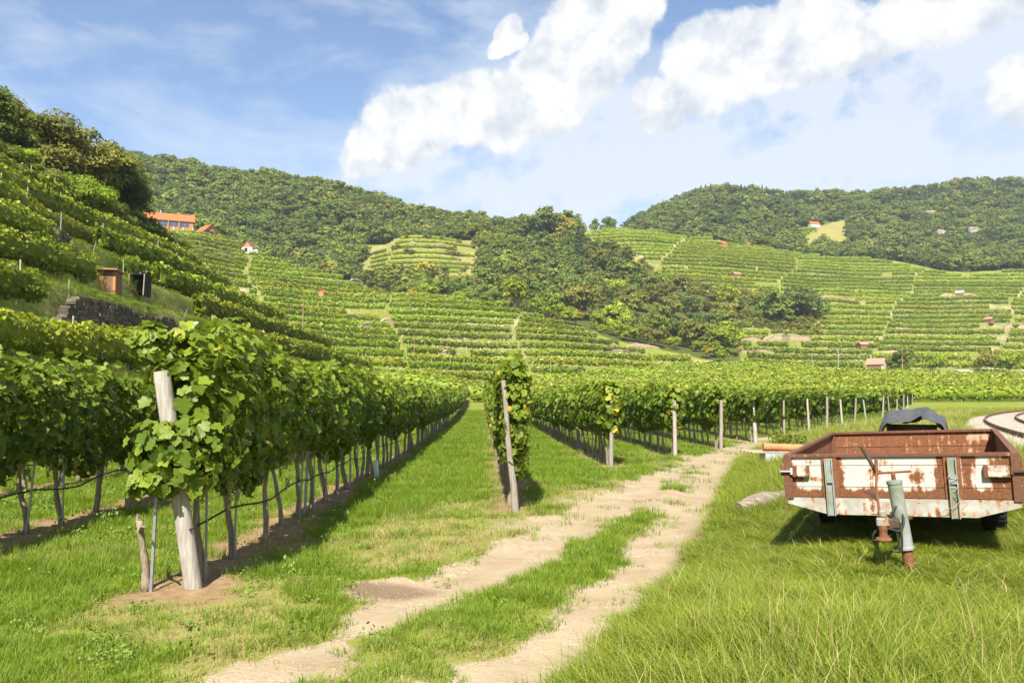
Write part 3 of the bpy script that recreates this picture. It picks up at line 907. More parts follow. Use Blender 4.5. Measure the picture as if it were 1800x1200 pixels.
def leaf_parts(root, path, n, size, seed, w, zlo, zhi, yellow=0.02, extra=None):
    """single leaves on the side and end of the row that face the viewer, each its own part"""
    P, Nn, fz, s = hedge_points(path, n * 5, w * 1.08, zlo, zhi, seed, 0.0)
    toward = -P[:, :2] / np.linalg.norm(P[:, :2], axis=1, keepdims=True)
    face = Nn[:, 0] * toward[:, 0] + Nn[:, 1] * toward[:, 1] + 0.25 * Nn[:, 2]
    keep = np.argsort(-(face - 0.12 * s + rng.random(len(s)) * 0.6))[:n]
    if extra is not None:
        P = np.concatenate([P[keep], extra[0]]); Nn = np.concatenate([Nn[keep], extra[1]]); keep = np.arange(len(P))
        fz = np.clip((P[:, 2] - zlo) / (zhi - zlo), 0, 1)
    M = Vector
    for i in keep:
        nv = Vector(Nn[i] + rng.normal(size=3) * 0.45).normalized()
        dn = Vector((rng.normal() * 0.6, rng.normal() * 0.6, -1))
        yv = (dn - nv * dn.dot(nv)).normalized(); xv = yv.cross(nv)
        sc = size * (0.65 + 0.7 * rng.random())
        me = LEAFYEL if rng.random() < yellow * (2 - 1.6 * fz[i]) else LEAFOBJ[int(np.clip(rng.normal(2.2 + 1.6 * fz[i], 1.4), 0, 6))]
        o = bpy.data.objects.new('leaf', me)
        m = Matrix((xv, yv, nv)).transposed().to_4x4(); m.translation = Vector(P[i])
        o.matrix_world = m @ Matrix.Scale(sc, 4)
        link(o, root)

# ------------------------------------------------------------------ vine rows on the valley floor
ROWLABEL = {0: 'dim vine row behind the leftmost foreground row, at the foot of the terraced slope',
            1: 'leafy vine row running from the left picture edge, black hose strung along its trunks',
            2: 'largest foreground vine row with pale leaning end post at the grassy alley',
            3: 'narrow vine row seen end-on in mid picture with yellowing lower leaves',
            4: 'vine row right of the end-on row, with the tallest pale end post on the track',
            5: 'second vine row right of the end-on one along the track bend',
            6: 'third vine row right of the end-on one, brown soil at its foot'}
def vine_row(i, L, y0, y1):
    lab = ROWLABEL.get(i) or f'trellised vine row on the flat, {nth(i - 3)} counted rightwards from the end-on row'
    root = empty('vine_row', (0, 0, 0), label=lab, cat='vine row', group='vine rows on the valley floor')
    zlo, zhi = 0.86, (2.10 if i == 1 else 2.22)
    cl = Cloud()
    def path(a, b, n=None):
        n = n or max(3, int((b - a) / 0.8))
        y = np.linspace(a, b, n)
        return ground_path(row_x(L, y) + (vn(y / 6, y * 0 + i, 12) - 0.5) * 0.12, y)
    bands = [(y0 - 0.15, 17, 640, 0.108, LEAF0, False), (17, 27, 380, 0.13, LEAFM, True), (27, 48, 190, 0.19, LEAF1, True), (48, 80, 95, 0.27, LEAF2, True), (80, 130, 48, 0.40, LEAF2, True)]
    for a, b, dens, size, tm, core in bands:
        a = max(a, y0 - 0.15); b = min(b, y1)
        if b - a < 0.3: continue
        if i == 0: dens *= 0.5
        p = path(a, b)
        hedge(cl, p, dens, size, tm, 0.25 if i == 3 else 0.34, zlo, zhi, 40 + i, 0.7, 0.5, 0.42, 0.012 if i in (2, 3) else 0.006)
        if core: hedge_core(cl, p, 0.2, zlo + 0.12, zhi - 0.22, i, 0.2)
        # shoots that stand above the hedge
        ns = int((b - a) * (1.2 if b < 60 else 0.5))
        for q in range(ns):
            yy = rng.uniform(a, b); xx = row_x(L, yy) + rng.normal() * 0.12; zb = gz(xx, yy) + zhi - 0.05
            k = 7 if tm is LEAF0 or tm is LEAFM else 4
            hgt = rng.uniform(0.12, 0.42)
            lean = rng.normal(size=2) * 0.18
            tt = np.linspace(0.1, 1, k)
            P = np.stack([xx + lean[0] * tt + rng.normal(size=k) * 0.05, yy + lean[1] * tt + rng.normal(size=k) * 0.05, zb + hgt * tt], -1)
            Nn = rng.normal(size=(k, 3)) * 0.8 + np.array([0, -0.2, 0.8])
            cl.add(*scatter(tm, P, Nn, size * (1.0 - 0.4 * tt), np.clip(0.65 + rng.normal(size=k) * 0.15, 0, 0.96), 0.8))
    # bushy end of the row by the end post
    if i in (2, 3, 4, 5, 6):
        n = {2: 90, 3: 300, 4: 240, 5: 200, 6: 160}[i]
        sz = {2: 0.13, 3: 0.13, 4: 0.16, 5: 0.17, 6: 0.18}[i]
        c = np.array([row_x(L, y0), y0, 0.0])
        q = rng.normal(size=(n, 3)); q /= np.linalg.norm(q, axis=1, keepdims=True)
        rad_ = (0.32, 0.42, 0.85) if i != 3 else (0.19, 0.30, 0.93)
        P = q * np.array(rad_) * (0.7 + 0.35 * rng.random((n, 1))) + c + np.array([0.03, 0.15, (1.62 if i != 3 else 1.38)])
        P[:, 2] += gz(c[0], c[1])
        fz = np.clip((P[:, 2] - 0.6) / 1.8, 0, 1)
        tint = np.clip(0.42 + 0.35 * fz + rng.normal(size=n) * 0.18, 0, 0.96)
        tint = np.where(rng.random(n) < (0.10 if i in (3, 4, 5) else 0.03) * (1.8 - 1.7 * fz), 0.985, tint)
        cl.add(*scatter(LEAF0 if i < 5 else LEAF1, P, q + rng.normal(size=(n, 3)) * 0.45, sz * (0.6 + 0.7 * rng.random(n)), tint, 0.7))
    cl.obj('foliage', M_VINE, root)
    # trunks, stakes, posts: only as far as they can be told apart
    lim = 62 if i in (1, 2) else (50 if i < 9 else 60)
    yy = y0 + 0.35; k = 0
    while yy < min(lim, y1):
        x = row_x(L, yy) + rng.normal() * 0.03
        s = rng.uniform(0.85, 1.2)
        child('trunk', TRUNKS[rng.integers(6)], root, (x, yy, gz(x, yy)), (rng.normal() * 0.05, rng.normal() * 0.05, rng.uniform(-0.5, 0.5)), (s, s, rng.uniform(0.93, 1.05)))
        if yy < 45 and rng.random() < 0.7: child('stake', STAKE, root, (x + 0.04, yy - 0.03, gz(x, yy)), (rng.normal() * 0.02, rng.normal() * 0.04, 0))
        yy += rng.uniform(0.85, 1.2); k += 1
    yy = y0 + (4.9 if i == 2 else 3.6)
    while yy < min(y1, 75):
        x = row_x(L, yy)
        if rng.random() < 0.8: child('post', STEELP, root, (x, yy, gz(x, yy)), (rng.normal() * 0.02, rng.normal() * 0.02, math.pi / 2 + rng.normal() * .2))
        else: child('post', WOODP[rng.integers(4)], root, (x, yy, gz(x, yy)), (rng.normal() * 0.03, rng.normal() * 0.03, 0), (0.8, 0.8, 1.0))
        yy += 4.2
    x = row_x(L, y0)
    if i >= 4 and not (i > 6 and rng.random() < 0.25):
        th = rng.uniform(0.75, 1.15); yp = y0 - rng.uniform(0.0, 0.4)
        e = child('end_post', WOODP[(i * 3 + 1) % 4], root, (x, yp, gz(x, yp)), (rng.normal() * 0.05, rng.normal() * 0.06, rng.uniform(0, 6)), (th, th, rng.uniform(0.88, 1.05)))
    # supply hose and wire
    if i <= 8:
        ye = min(y1, 60)
        ys = np.arange(y0 - (0.1 if i == 2 else 0), ye, 0.55)
        sag = 0.50 + 0.07 * np.abs(np.sin(ys * 0.75 + i)) + (vn(ys / 2.2, ys * 0 + i, 19) - 0.5) * 0.14
        pts = ground_path(row_x(L, ys) + 0.05, ys); pts[:, 2] += sag
        mb = MB(); mb.tube([tuple(p) for p in pts], 0.011, 6); mb.obj('drip_hose', M_HOSE, root, True)
        ys = np.arange(y0, ye, 4.0); pts = ground_path(row_x(L, ys), ys, 0.88)
        mb = MB(); mb.tube([tuple(p) for p in pts], 0.003, 4); mb.obj('wire', M_WIRE, root)
    return root, zlo, zhi
for i, (L, y0, y1) in enumerate(ROWS):
    root, zlo, zhi = vine_row(i, L, y0, y1)
    if i == 2:
        # big leaning end post of the near row, with single leaves around it
        mb = MB()
        b = at(340, 1025, 7.44); b[2] = gz(b[0], b[1]); t = at(284, 652, 7.30)
        ax = Vector(t - b)
        pts = [Vector(b) - ax * 0.07] + [Vector(b) + ax * q for q in (0, .2, .4, .6, .8, .97, 1.0)]
        mb.tube(pts, [.080, .078, .077, .076, .076, .076, .075, .070], 14)
        e = mb.obj('end_post', M_POSTPALE, root, True, 45); e['label'] = 'thick pale weathered end post leaning left'
        x = row_x(L, 7.0)
        child('trunk', TRUNKS[1], root, (x - 0.33, 7.35, gz(x, 7.35)), (0, 0.02, 0.5), (1.0, 1.0, .62))
        child('stake', STAKE, root, (x - 0.28, 7.3, gz(x, 7.3)), (0.01, 0.03, 0), (1.2, 1.2, 1))
        # leaves round the head of the row
        heads = [(335, 655, 7.55, 0.34, 0.30, 0.42, 60), (298, 790, 7.28, 0.36, 0.24, 0.30, 80), (262, 604, 7.35, 0.17, 0.15, 0.22, 26), (272, 850, 7.2, 0.22, 0.16, 0.14, 24), (345, 800, 7.3, 0.25, 0.2, 0.36, 34)]
        Ps = []; Qs = []
        bulk = Cloud()
        for (hx, hy, hY, rx, ry, rz, cnt) in heads:
            q = rng.normal(size=(cnt, 3)); q /= np.linalg.norm(q, axis=1, keepdims=True); q[:, 1] = -np.abs(q[:, 1])
            Ps.append(at(hx, hy, hY) + q * np.array([rx, ry, rz]) * (0.8 + 0.3 * rng.random((cnt, 1)))); Qs.append(q + np.array([0, -0.3, 0.25]))
            m_ = int(cnt * 2.6)
            q = rng.normal(size=(m_, 3)); q /= np.linalg.norm(q, axis=1, keepdims=True)
            Pb = at(hx, hy, hY) + q * np.array([rx, ry, rz]) * (0.35 + 0.6 * rng.random((m_, 1)))
            okb = ~((np.abs(Pb[:, 0] - (t[0] + 0.04)) < 0.15) & (Pb[:, 2] > 1.52) & (Pb[:, 2] < 1.99) & (Pb[:, 1] < 7.5))
            Pb, q = Pb[okb], q[okb]
            bulk.add(*scatter(LEAF0, Pb, q + rng.normal(size=q.shape) * 0.5, 0.11 * (0.6 + 0.7 * rng.random(len(Pb))), np.clip(rng.normal(0.5, 0.2, len(Pb)), 0, 0.96), 0.7))
        bulk.obj('end_foliage', M_VINE, root)
        P = np.concatenate(Ps); q = np.concatenate(Qs)
        # the upper face of the post stays open to view
        ok = ~((np.abs(P[:, 0] - (t[0] + 0.05)) < 0.17) & (P[:, 2] > 1.50) & (P[:, 2] < 2.0) & (P[:, 1] < 7.5))
        P, q = P[ok], q[ok]
        leaf_parts(root, ground_path(row_x(L, np.array([7.6, 9, 11.0, 13])), np.array([7.6, 9, 11.0, 13])), 300 - len(P), 0.112, 401, 0.36, zlo, zhi, 0.004, (P, q))
    if i == 1:
        ys = np.array([8.2, 10, 12.0, 14]); leaf_parts(root, ground_path(row_x(L, ys), ys), 260, 0.112, 402, 0.36, zlo, zhi, 0.01)
    if i == 3:
        mb = MB()
        b = at(906, 892, 12.6); b[2] = gz(b[0], b[1]); t = at(884, 668, 12.55); ax = Vector(t - b)
        pts = [Vector(b) - ax * 0.08] + [Vector(b) + ax * q + Vector((0.012 * math.sin(q * 9), 0, 0)) for q in (0, .2, .4, .6, .8, 1.0)]
        mb.tube(pts, [.066, .062, .056, .050, .046, .043, .040], 10)
        e = mb.obj('end_post', M_POST, root, True, 45); e['label'] = 'split grey wooden end post'
        n = 200
        q = rng.normal(size=(n, 3)); q /= np.linalg.norm(q, axis=1, keepdims=True); q[:, 1] = -np.abs(q[:, 1])
        P = np.array([row_x(L, y0) + 0.02, y0 + 0.02, 1.47 + gz(0, 12.7)]) + q * np.array([0.23, 0.28, 0.92]) * (0.85 + 0.25 * rng.random((n, 1)))
        ok = ~((np.abs(P[:, 0] - b[0] + 0.08) < 0.07) & (P[:, 2] < 1.55) & (P[:, 1] < 12.7))
        leaf_parts(root, ground_path(row_x(L, np.array([12.8, 14.0])), np.array([12.8, 14.0])), 40, 0.112, 403, 0.26, zlo, zhi, 0.05, (P[ok], q[ok]))

# ------------------------------------------------------------------ bunches of grapes under the near canopies
m_, nt_, out_ = material('green_grape'); principled(nt_, out_, (0.24, 0.27, 0.07), 0.35, 0.0, 0.5); M_GRAPE = m_
def bunch_mesh(seed):
    r_ = np.random.default_rng(seed); bm = bmesh.new()
    for k in range(26):
        t = k / 25; rr = 0.036 * (1 - 0.75 * t) * math.sqrt(r_.random()); a = r_.uniform(0, 6.28)
        bmesh.ops.create_icosphere(bm, subdivisions=1, radius=0.0105, matrix=Matrix.Translation((math.cos(a) * rr, math.sin(a) * rr, -0.13 * t)))
    me = bpy.data.meshes.new('grape_bunch'); bm.to_mesh(me); bm.free(); me.materials.append(M_GRAPE)
    me.polygons.foreach_set('use_smooth', [True] * len(me.polygons))
    return me
BUNCH = [bunch_mesh(k) for k in range(3)]
rows_ = [o for o in COL.objects if o.name.startswith('vine_row') and o.parent is None]
for i, cnt, ya, yb in ((1, 26, 9, 16), (2, 44, 7.5, 17), (3, 10, 12.8, 15)):
    L = ROWS[i][0]
    for q in range(cnt):
        yy = rng.uniform(ya, yb); x = row_x(L, yy) + rng.uniform(-0.05, 0.33)
        child('grape_bunch', BUNCH[q % 3], rows_[i], (x, yy, gz(x, yy) + rng.uniform(0.78, 1.05)), (rng.normal() * 0.15, rng.normal() * 0.15, rng.uniform(0, 6)), (1.1, 1.1, 1.1))

# ------------------------------------------------------------------ vine rows on slopes and on the far plain
def stakes_mesh(path, gap, h, w):
    seg = np.linalg.norm(np.diff(path, axis=0), axis=1); cum = np.concatenate([[0], np.cumsum(seg)])
    s = np.arange(0.3, cum[-1], gap)
    s = s + rng.normal(size=len(s)) * 0.4
    B = np.stack([np.interp(s, cum, path[:, i]) for i in range(3)], -1)
    B = B[rng.random(len(B)) < 0.8]
    mb = MB()
    for b in B:
        a = rng.normal(size=2) * 0.08
        mb.tube([(b[0], b[1], b[2] - 0.2), (b[0] + a[0], b[1] + a[1], b[2] + h * rng.uniform(0.85, 1.1))], w, 4)
    return mb
def far_row(path, label, group, dens, size, w, zlo, zhi, seed, gap=5.0, stake=0.035, core=True, hgt=None, yellow=0.01, tmpl=LEAF2, gaps=0.0):
    cl = Cloud()
    pieces = [path]
    if gaps > 0:      # missing vines leave gaps in the row
        seg = np.linalg.norm(np.diff(path, axis=0), axis=1); cum = np.concatenate([[0], np.cumsum(seg)])
        sv = np.arange(0, cum[-1], 1.0)
        fine = np.stack([np.interp(sv, cum, path[:, i]) for i in range(3)], -1)
        ok = np.where(vn(sv / 7.0, sv * 0 + seed * 1.37, 77) * 0.65 + vn(sv / 2.5, sv * 0 + seed * 2.1, 78) * 0.35 > gaps)[0]
        pieces = [fine[q] for q in np.split(ok, np.where(np.diff(ok) > 1)[0] + 1) if len(q) > 2]
    for pc in pieces:
        hv = rng.normal() * 0.08
        hedge(cl, pc, dens, size, tmpl, w, zlo, zhi + hv, seed, 1.2, 0.6, 0.25, yellow)
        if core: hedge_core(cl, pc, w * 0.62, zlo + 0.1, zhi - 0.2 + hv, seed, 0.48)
    if not cl.n: return None
    root = empty('vine_row', (0, 0, 0), label=label, cat='vine row', group=group)
    cl.obj('foliage', M_VINEF, root)
    mb = stakes_mesh(path, gap, hgt or zhi + 0.15, stake)
    if mb.v:
        o = mb.obj('trellis_stakes', M_POSTPALE, root); o['kind'] = 'stuff'
    return root

# near slope: rows follow the terraces
def slope_rows():
    names = ['lowest', 'second', 'third', 'fourth', 'fifth', 'sixth', 'seventh', 'eighth', 'ninth', 'tenth', 'eleventh', 'topmost']
    n = 0
    for k in range(0, 9):
        for half in ((0.36,) if k < 4 else (0.20, 0.66)):
            zt = (k + half) * ST_L
            ys = np.arange(14, 125, 0.8)
            X = SL_X + zt / SL_K + 0 * ys
            for it in range(6):     # follow the contour of the wobbling slope
                zz = slope_plane(-X, ys)[0]
                X = X - (zz - zt) / SL_K * 0.8
            u = -X / ys
            yc = np.interp(u, CRU, CRY)
            ok = (ys < yc + 2) & (u > -0.80) & (X < 41.5) & (X > 13.6)
            if k == 2: ok &= ~((ys > 34) & (ys < 51))
            if (k == 3) or (k == 4 and half < 0.5): ok &= ~((ys > 43) & (ys < 58))
            if (k == 4 and half > 0.5) or (k == 5 and half < 0.5): ok &= ~((ys > 47) & (ys < 56))
            zl_, zh_ = (0.72, 2.1) if k < 4 else (0.45, 1.95)
            if ok.sum() < 6: continue
            # stop short of the steps and the shed
            i0 = np.where(ok)[0]
            runs = np.split(i0, np.where(np.diff(i0) > 1)[0] + 1)
            for r in runs:
                if len(r) < 6: continue
                p = ground_path(-X[r], ys[r])
                mid = np.median(ys[r])
                near = ys[r].min()
                dens, size = (230, 0.165) if near < 40 else (125, 0.23)
                nm = f'{nth(n + 1)} counted upwards'
                far_row(p, f'vine row on the steep terraced slope at the left, {nm}' + ('' if len(runs) == 1 else (', nearer stretch' if r[0] == runs[0][0] else ', farther stretch')), 'vine rows on the steep near slope', dens, size, 0.42, zl_, zh_, 200 + n, 3.2, 0.035, tmpl=LEAF1 if near < 40 else LEAF2)
            n += 1
slope_rows()

# cross rows on the plain in front of the hills
def plain_rows():
    Y0 = 116.0; n = 0
    while Y0 < 238:
        x = np.arange(-40, 200, 2.0)
        y = Y0 - 0.02 * x + 0.00045 * x * x * np.where(x > 0, 1, 0)
        u = x / y
        ok = (u > np.where(y > 122, uof(560), uof(820))) & (u < 0.72) & (y < np.where(u < uof(1310), YM0(u) - 1, np.where(u < uof(1440), 216, 197))) & (y > 114) & (np.abs(rail_dist(x, y)) > 6)
        i0 = np.where(ok)[0]
        if len(i0) > 6:
            for r in np.split(i0, np.where(np.diff(i0) > 1)[0] + 1):
                if len(r) < 5: continue
                far_row(ground_path(x[r], y[r]), f'vine row running crosswise on the plain below the hills, {nth(n + 1)} from the front', 'crosswise vine rows on the plain', 32 if Y0 < 150 else 20, 0.33 if Y0 < 150 else 0.43, 0.48, 0.45, 2.1, 500 + n, 9, 0.04, yellow=0.004)
        Y0 += 2.9; n += 1
plain_rows()

# terraces of the far hillsides
def terrace_rows(zone, wf, u0, u1, ya, yb, label, group, dens, size, drop, frs=(0.50,), hide=None):
    U = np.arange(u0, u1, 0.0028); Yg = np.arange(ya, yb, 0.5)
    uu, yy = np.meshgrid(U, Yg, indexing='ij')
    zb = base_z(uu * yy, yy)
    t = tfield(uu, yy, zb, zone)
    tm = np.maximum.accumulate(t, axis=1)
    W = wf(uu, yy)
    pid = parcel(uu, yy, zone)
    kmin, kmax = int(np.floor(t.min())), int(np.ceil(t.max()))
    cnt = 0; seen = {}
    for k in range(kmin, kmax + 1):
        for fr in frs:
            lev = k + fr
            j = np.argmax(tm >= lev, axis=1)
            hit = (tm[:, -1] >= lev) & (tm[:, 0] < lev)
            Yk = Yg[j]
            w = W[np.arange(len(U)), j]; p = pid[np.arange(len(U)), j]
            ok = hit & (w > 0.6)
            if ok.sum() < 8: continue
            br = (np.abs(np.diff(Yk)) > 2.4) | (np.diff(p) != 0)
            i0 = np.where(ok)[0]
            cuts = np.where((np.diff(i0) > 1) | br[i0[:-1]])[0] + 1
            for r in np.split(i0, cuts):
                a = 0; b = 0
                if rng.random() < drop: b += int(rng.integers(0, max(1, len(r) // 3)))
                r = r[a:len(r) - b]
                if len(r) < 8: continue
                Ys = np.convolve(np.pad(Yk[r], 2, mode='edge'), np.ones(5) / 5, 'valid')
                x = U[r] * Ys
                z = land(x, Ys)
                px, py = proj(x, Ys, z)
                path = np.stack([x, Ys, z], -1)
                pk = int(p[r[len(r) // 2]]); blk = pk - int(pid.min()) + 1; seen[pk] = seen.get(pk, 0) + 1
                far_row(path, f'{nth(seen[pk])} {label} going up, {nth(blk)} block from left', group, dens, size, 0.55, 0.40, 1.95 if zone == 'm' else 2.2, 700 + cnt, 5.5, 0.05, yellow=0.06 if zone == 'm' else 0.03, gaps=0.14, hgt=2.5)
                cnt += 1
    return cnt
NM = terrace_rows('m', w_mid, uof(250), uof(1318), 126, 302, 'vine row on the middle hillside', 'vine rows on the middle hillside', 24, 0.40, 0.12)
NR = terrace_rows('r', w_right, uof(1020), 0.74, 224, 480, 'vine row on the broad right hillside', 'vine rows on the right hillside', 15, 0.52, 0.10)
NH = terrace_rows('h', w_hump, uof(638), uof(848), 334, 420, 'thin vine row on the straw-coloured hump', 'vine rows on the small hump', 5, 0.5, 0.45)
print('hill rows', NM, NR, NH)

# dark vineyard in the clearing of the far forest hill
for k, py in enumerate(np.linspace(404, 423, 6)):
    pts = []
    for px in np.linspace(1374, 1432 - 5 * k, 12):
        ys = np.linspace(490, 650, 500); q0, q1 = at(px, py, 490), at(px, py, 650)
        xs = np.interp(ys, [490, 650], [q0[0], q1[0]]); zr = np.interp(ys, [490, 650], [q0[2], q1[2]]); g_ = land(xs, ys)
        i = int(np.argmax(g_ >= zr)) if (g_ >= zr).any() else 499
        pts.append((xs[i], ys[i], g_[i]))
    far_row(np.array(pts), f'{nth(k + 1)} dark vine row from the top in the clearing of the far forest hill', 'vine rows in the far clearing', 8, 0.8, 0.9, 0.2, 2.2, 900 + k, 8, 0.05)

# ------------------------------------------------------------------ trees
TREE_STOPS = {'dark': [(0, (0.0639, 0.0925, 0.0200)), (0.5, (0.1164, 0.1564, 0.0325)), (1, (0.1846, 0.2244, 0.0475))],
              'mid': [(0, (0.0880, 0.1224, 0.0200)), (0.5, (0.1590, 0.2040, 0.0325)), (1, (0.2485, 0.2856, 0.0500))],
              'olive': [(0, (0.1250, 0.1333, 0.0250)), (0.5, (0.2130, 0.2108, 0.0425)), (1, (0.3195, 0.2992, 0.0688))],
              'yellow': [(0, (0.2130, 0.1955, 0.0219)), (0.5, (0.3905, 0.3400, 0.0344)), (1, (0.6000, 0.4760, 0.0469))],
              'bright': [(0, (0.1420, 0.1955, 0.0187)), (0.5, (0.2662, 0.3400, 0.0281)), (1, (0.4083, 0.4760, 0.0469))],
              'conifer': [(0, (0.0284, 0.0571, 0.0225)), (0.5, (0.0568, 0.0952, 0.0325)), (1, (0.0923, 0.1360, 0.0450))]}
M_TREE = {k: leaf_material('foliage_' + k, v, 0.34, 0.22, 0.7, 0.12, tmix=0.2) for k, v in TREE_STOPS.items()}
def crown_points(kind, n, seed):
    """unit tree: height 1, returns leaf positions, normals, tint"""
    r_ = np.random.default_rng(seed)
    P = []; N = []; T = []
    if kind == 'conifer':
        z = 0.06 + 0.94 * r_.random(n) ** 1.25
        tier = np.floor(z * 11) / 11
        rad = 0.21 * (1 - z) ** 0.85 * (0.55 + 0.5 * r_.random(n)) * (1.12 - 0.45 * (z - tier) * 11) + 0.006
        a = r_.random(n) * 2 * np.pi
        rad *= 0.8 + 0.35 * vn(a * 1.9 + seed, tier * 30, seed)
        P = np.stack([rad * np.cos(a), rad * np.sin(a), z - rad * 0.3], -1)
        N = np.stack([np.cos(a) * 0.6, np.sin(a) * 0.6, 0.7 + 0 * a], -1)
        return P, N, np.clip(0.25 + 0.5 * r_.random(n) + 0.2 * (rad > 0.1), 0, 1)
    shape = {'round': (0.42, 0.56, 0.42), 'wide': (0.55, 0.55, 0.40), 'tall': (0.27, 0.54, 0.46), 'bush': (0.60, 0.40, 0.50)}[kind]
    R0, cz, hz = shape
    nb = 26
    for b in range(nb):
        q = r_.normal(size=3); q /= np.linalg.norm(q)
        if q[2] < -0.85: q[2] *= -0.5
        rr = 0.35 + 0.62 * r_.random() ** 0.5
        c = np.array([q[0] * R0 * rr, q[1] * R0 * rr, cz + q[2] * hz * rr])
        br = (0.13 + 0.10 * r_.random()) * (R0 / 0.42) ** 0.5
        m = int(n / nb * (br / 0.18) ** 1.3)
        v = r_.normal(size=(m, 3)); v /= np.linalg.norm(v, axis=1, keepdims=True)
        v[:, 2] = np.where(v[:, 2] < -0.3, -v[:, 2] * 0.6, v[:, 2])
        d_ = br * (0.55 + 0.5 * r_.random((m, 1)) ** 0.6) * np.array([1, 1, 0.8])
        P.append(c + v * d_)
        N.append(v + np.array([0, 0, 0.3]))
        T.append(np.clip(0.40 + 0.16 * r_.normal() + r_.normal(size=m) * 0.16, 0, 1))
    return np.concatenate(P), np.concatenate(N), np.concatenate(T)
def crown_mesh(kind, n, size, seed, mat):
    P, N, T = crown_points(kind, n, seed)
    cl = Cloud()
    r_ = np.random.default_rng(seed + 5)
    N = N + r_.normal(size=N.shape) * 0.45
    S = size * (0.6 + 0.8 * r_.random(len(P)))
    cl.add(*scatter(LEAF2, P, N, S, T))
    return cl.mesh('crown', mat)
def trunk_shape(mb, kind, seed, m=0):
    r_ = random.Random(seed)
    top = 0.95 if kind == 'conifer' else 0.62
    pts = [(0, 0, -0.08)]; x = y = 0
    for i in range(1, 6):
        x += r_.uniform(-.012, .012); y += r_.uniform(-.012, .012); pts.append((x, y, top * i / 5))
    mb.tube(pts, [0.030, 0.024, 0.019, 0.014, 0.010, 0.005], 7, m)
    if kind != 'conifer':
        for k in range(6):
            a = r_.uniform(0, 6.28); z0 = r_.uniform(0.2, 0.5); L = r_.uniform(0.2, 0.33)
            mb.tube([(0, 0, z0), (math.cos(a) * L * .5, math.sin(a) * L * .5, z0 + L * .5), (math.cos(a) * L, math.sin(a) * L, z0 + L * .75)], [0.013, 0.008, 0.003], 5, m)
    return mb
TM = {}
def tree_meshes(kind, col, lod, seed):
    key = (kind, col, lod, seed)
    if key not in TM:
        n, size = {0: (9500, 0.025), 1: (1500, 0.055), 2: (620, 0.085)}[lod]
        if kind == 'conifer': size *= 0.55
        TM[key] = (crown_mesh(kind, n, size, seed, M_TREE[col]), trunk_shape(MB(), kind, seed).mesh('trunk', M_TREEBARK, True))
    return TM[key]
def tree(x, y, H, kind, col, lod, label, group, name='tree', cat='tree', wide=1.0, seed=None, sink=0.0):
    if seed is None: seed = int(rng.integers(3))
    c, t = tree_meshes(kind, col, lod, seed)
    root = empty(name, (x, y, gz(x, y) - sink), (0, 0, rng.uniform(0, 6.28)), label=label, cat=cat, group=group)
    root.scale = (H * wide, H * wide, H)
    link(bpy.data.objects.new('crown', c), root)
    link(bpy.data.objects.new('trunk', t), root)
    return root

def place(px, py, Ya, Yb):
    """first ground point on the sight line between two distances"""
    ys = np.linspace(Ya, Yb, 900)
    u = np.array([at(px, py, q) for q in (Ya, Yb)])
    x = np.interp(ys, [Ya, Yb], u[:, 0]); zr = np.interp(ys, [Ya, Yb], u[:, 2])
    g = land(x, ys)
    i = np.argmax(g >= zr) if (g >= zr).any() else len(ys) - 1
    return x[i], ys[i], g[i]

# trees on top of the near slope: (px, base py, height px, distance, kind, colour, words)
NEAR_TREES = [
 (-25, 300, 150, 66, 'tall', 'mid', 'tall tree cut by the left picture edge on top of the near slope'),
 (12, 290, 130, 70, 'round', 'olive', 'olive tree beside the left edge, on the crest of the near slope'),
 (62, 300, 115, 70, 'round', 'mid', 'green tree between the edge olive tree and the big walnut-like tree on the crest'),
 (118, 322, 135, 72, 'wide', 'olive', 'broad olive-green tree with loose crown, largest on the near slope crest'),
 (168, 345, 130, 74, 'round', 'olive', 'rounded olive tree just right of the largest crest tree'),
 (90, 325, 70, 66, 'bush', 'mid', 'yellow-green bush under the crest trees'),
 (140, 350, 75, 68, 'bush', 'bright', 'golden-green bush at the foot of the rounded olive tree'),
 (205, 372, 105, 78, 'wide', 'dark', 'dark tree at the end of the crest above the long orange roof'),
 (228, 395, 82, 82, 'round', 'mid', 'small tree overhanging the gable of the long orange-roofed house'),
 (185, 395, 60, 72, 'bush', 'dark', 'dark bush in the hollow below the crest trees'),
 (150, 372, 55, 70, 'bush', 'mid', 'green bush at the upper vine rows'),
 (215, 425, 62, 76, 'bush', 'mid', 'green thicket hanging down the slope left of the long house'),
 (245, 455, 62, 80, 'bush', 'dark', 'dark thicket below the long house terrace'),
 (262, 470, 52, 82, 'bush', 'olive', 'olive bush at the slope edge under the long house'),
 (290, 500, 45, 84, 'bush', 'dark', 'low dark bush on the slope edge beside the leaning pole'),
 (232, 440, 60, 78, 'bush', 'dark', 'dark bush against the left end of the long house terrace'),
 (190, 420, 50, 72, 'bush', 'olive', 'olive bush in the thicket over the dark shelter'),
 (255, 500, 40, 80, 'bush', 'mid', 'green bush on the slope edge above the thin wooden pole'),
 (312, 520, 36, 84, 'bush', 'mid', 'small bush where the near slope meets the middle terraces'),
 (165, 400, 55, 70, 'bush', 'bright', 'fresh bush above the curved stone wall'),
 (205, 400, 75, 80, 'round', 'mid', 'mid green tree filling the gap left of the long house'),
 (40, 310, 60, 64, 'bush', 'bright', 'bright bush above the topmost vine row'),
 (-10, 330, 70, 62, 'bush', 'mid', 'bush at the picture edge below the tall tree')]
for (px, py, hp, Y, kind, col, lab) in NEAR_TREES:
    p = at(px, py, Y)
    H = hp / F * Y * 0.94
    g = gz(p[0], p[1])
    tree(p[0], p[1], H + max(0, p[2] - g) * 0.5, kind, col, 0, lab, 'trees on the near slope', name='bush' if kind == 'bush' else 'tree', cat='bush' if kind == 'bush' else 'tree', wide=1.0)

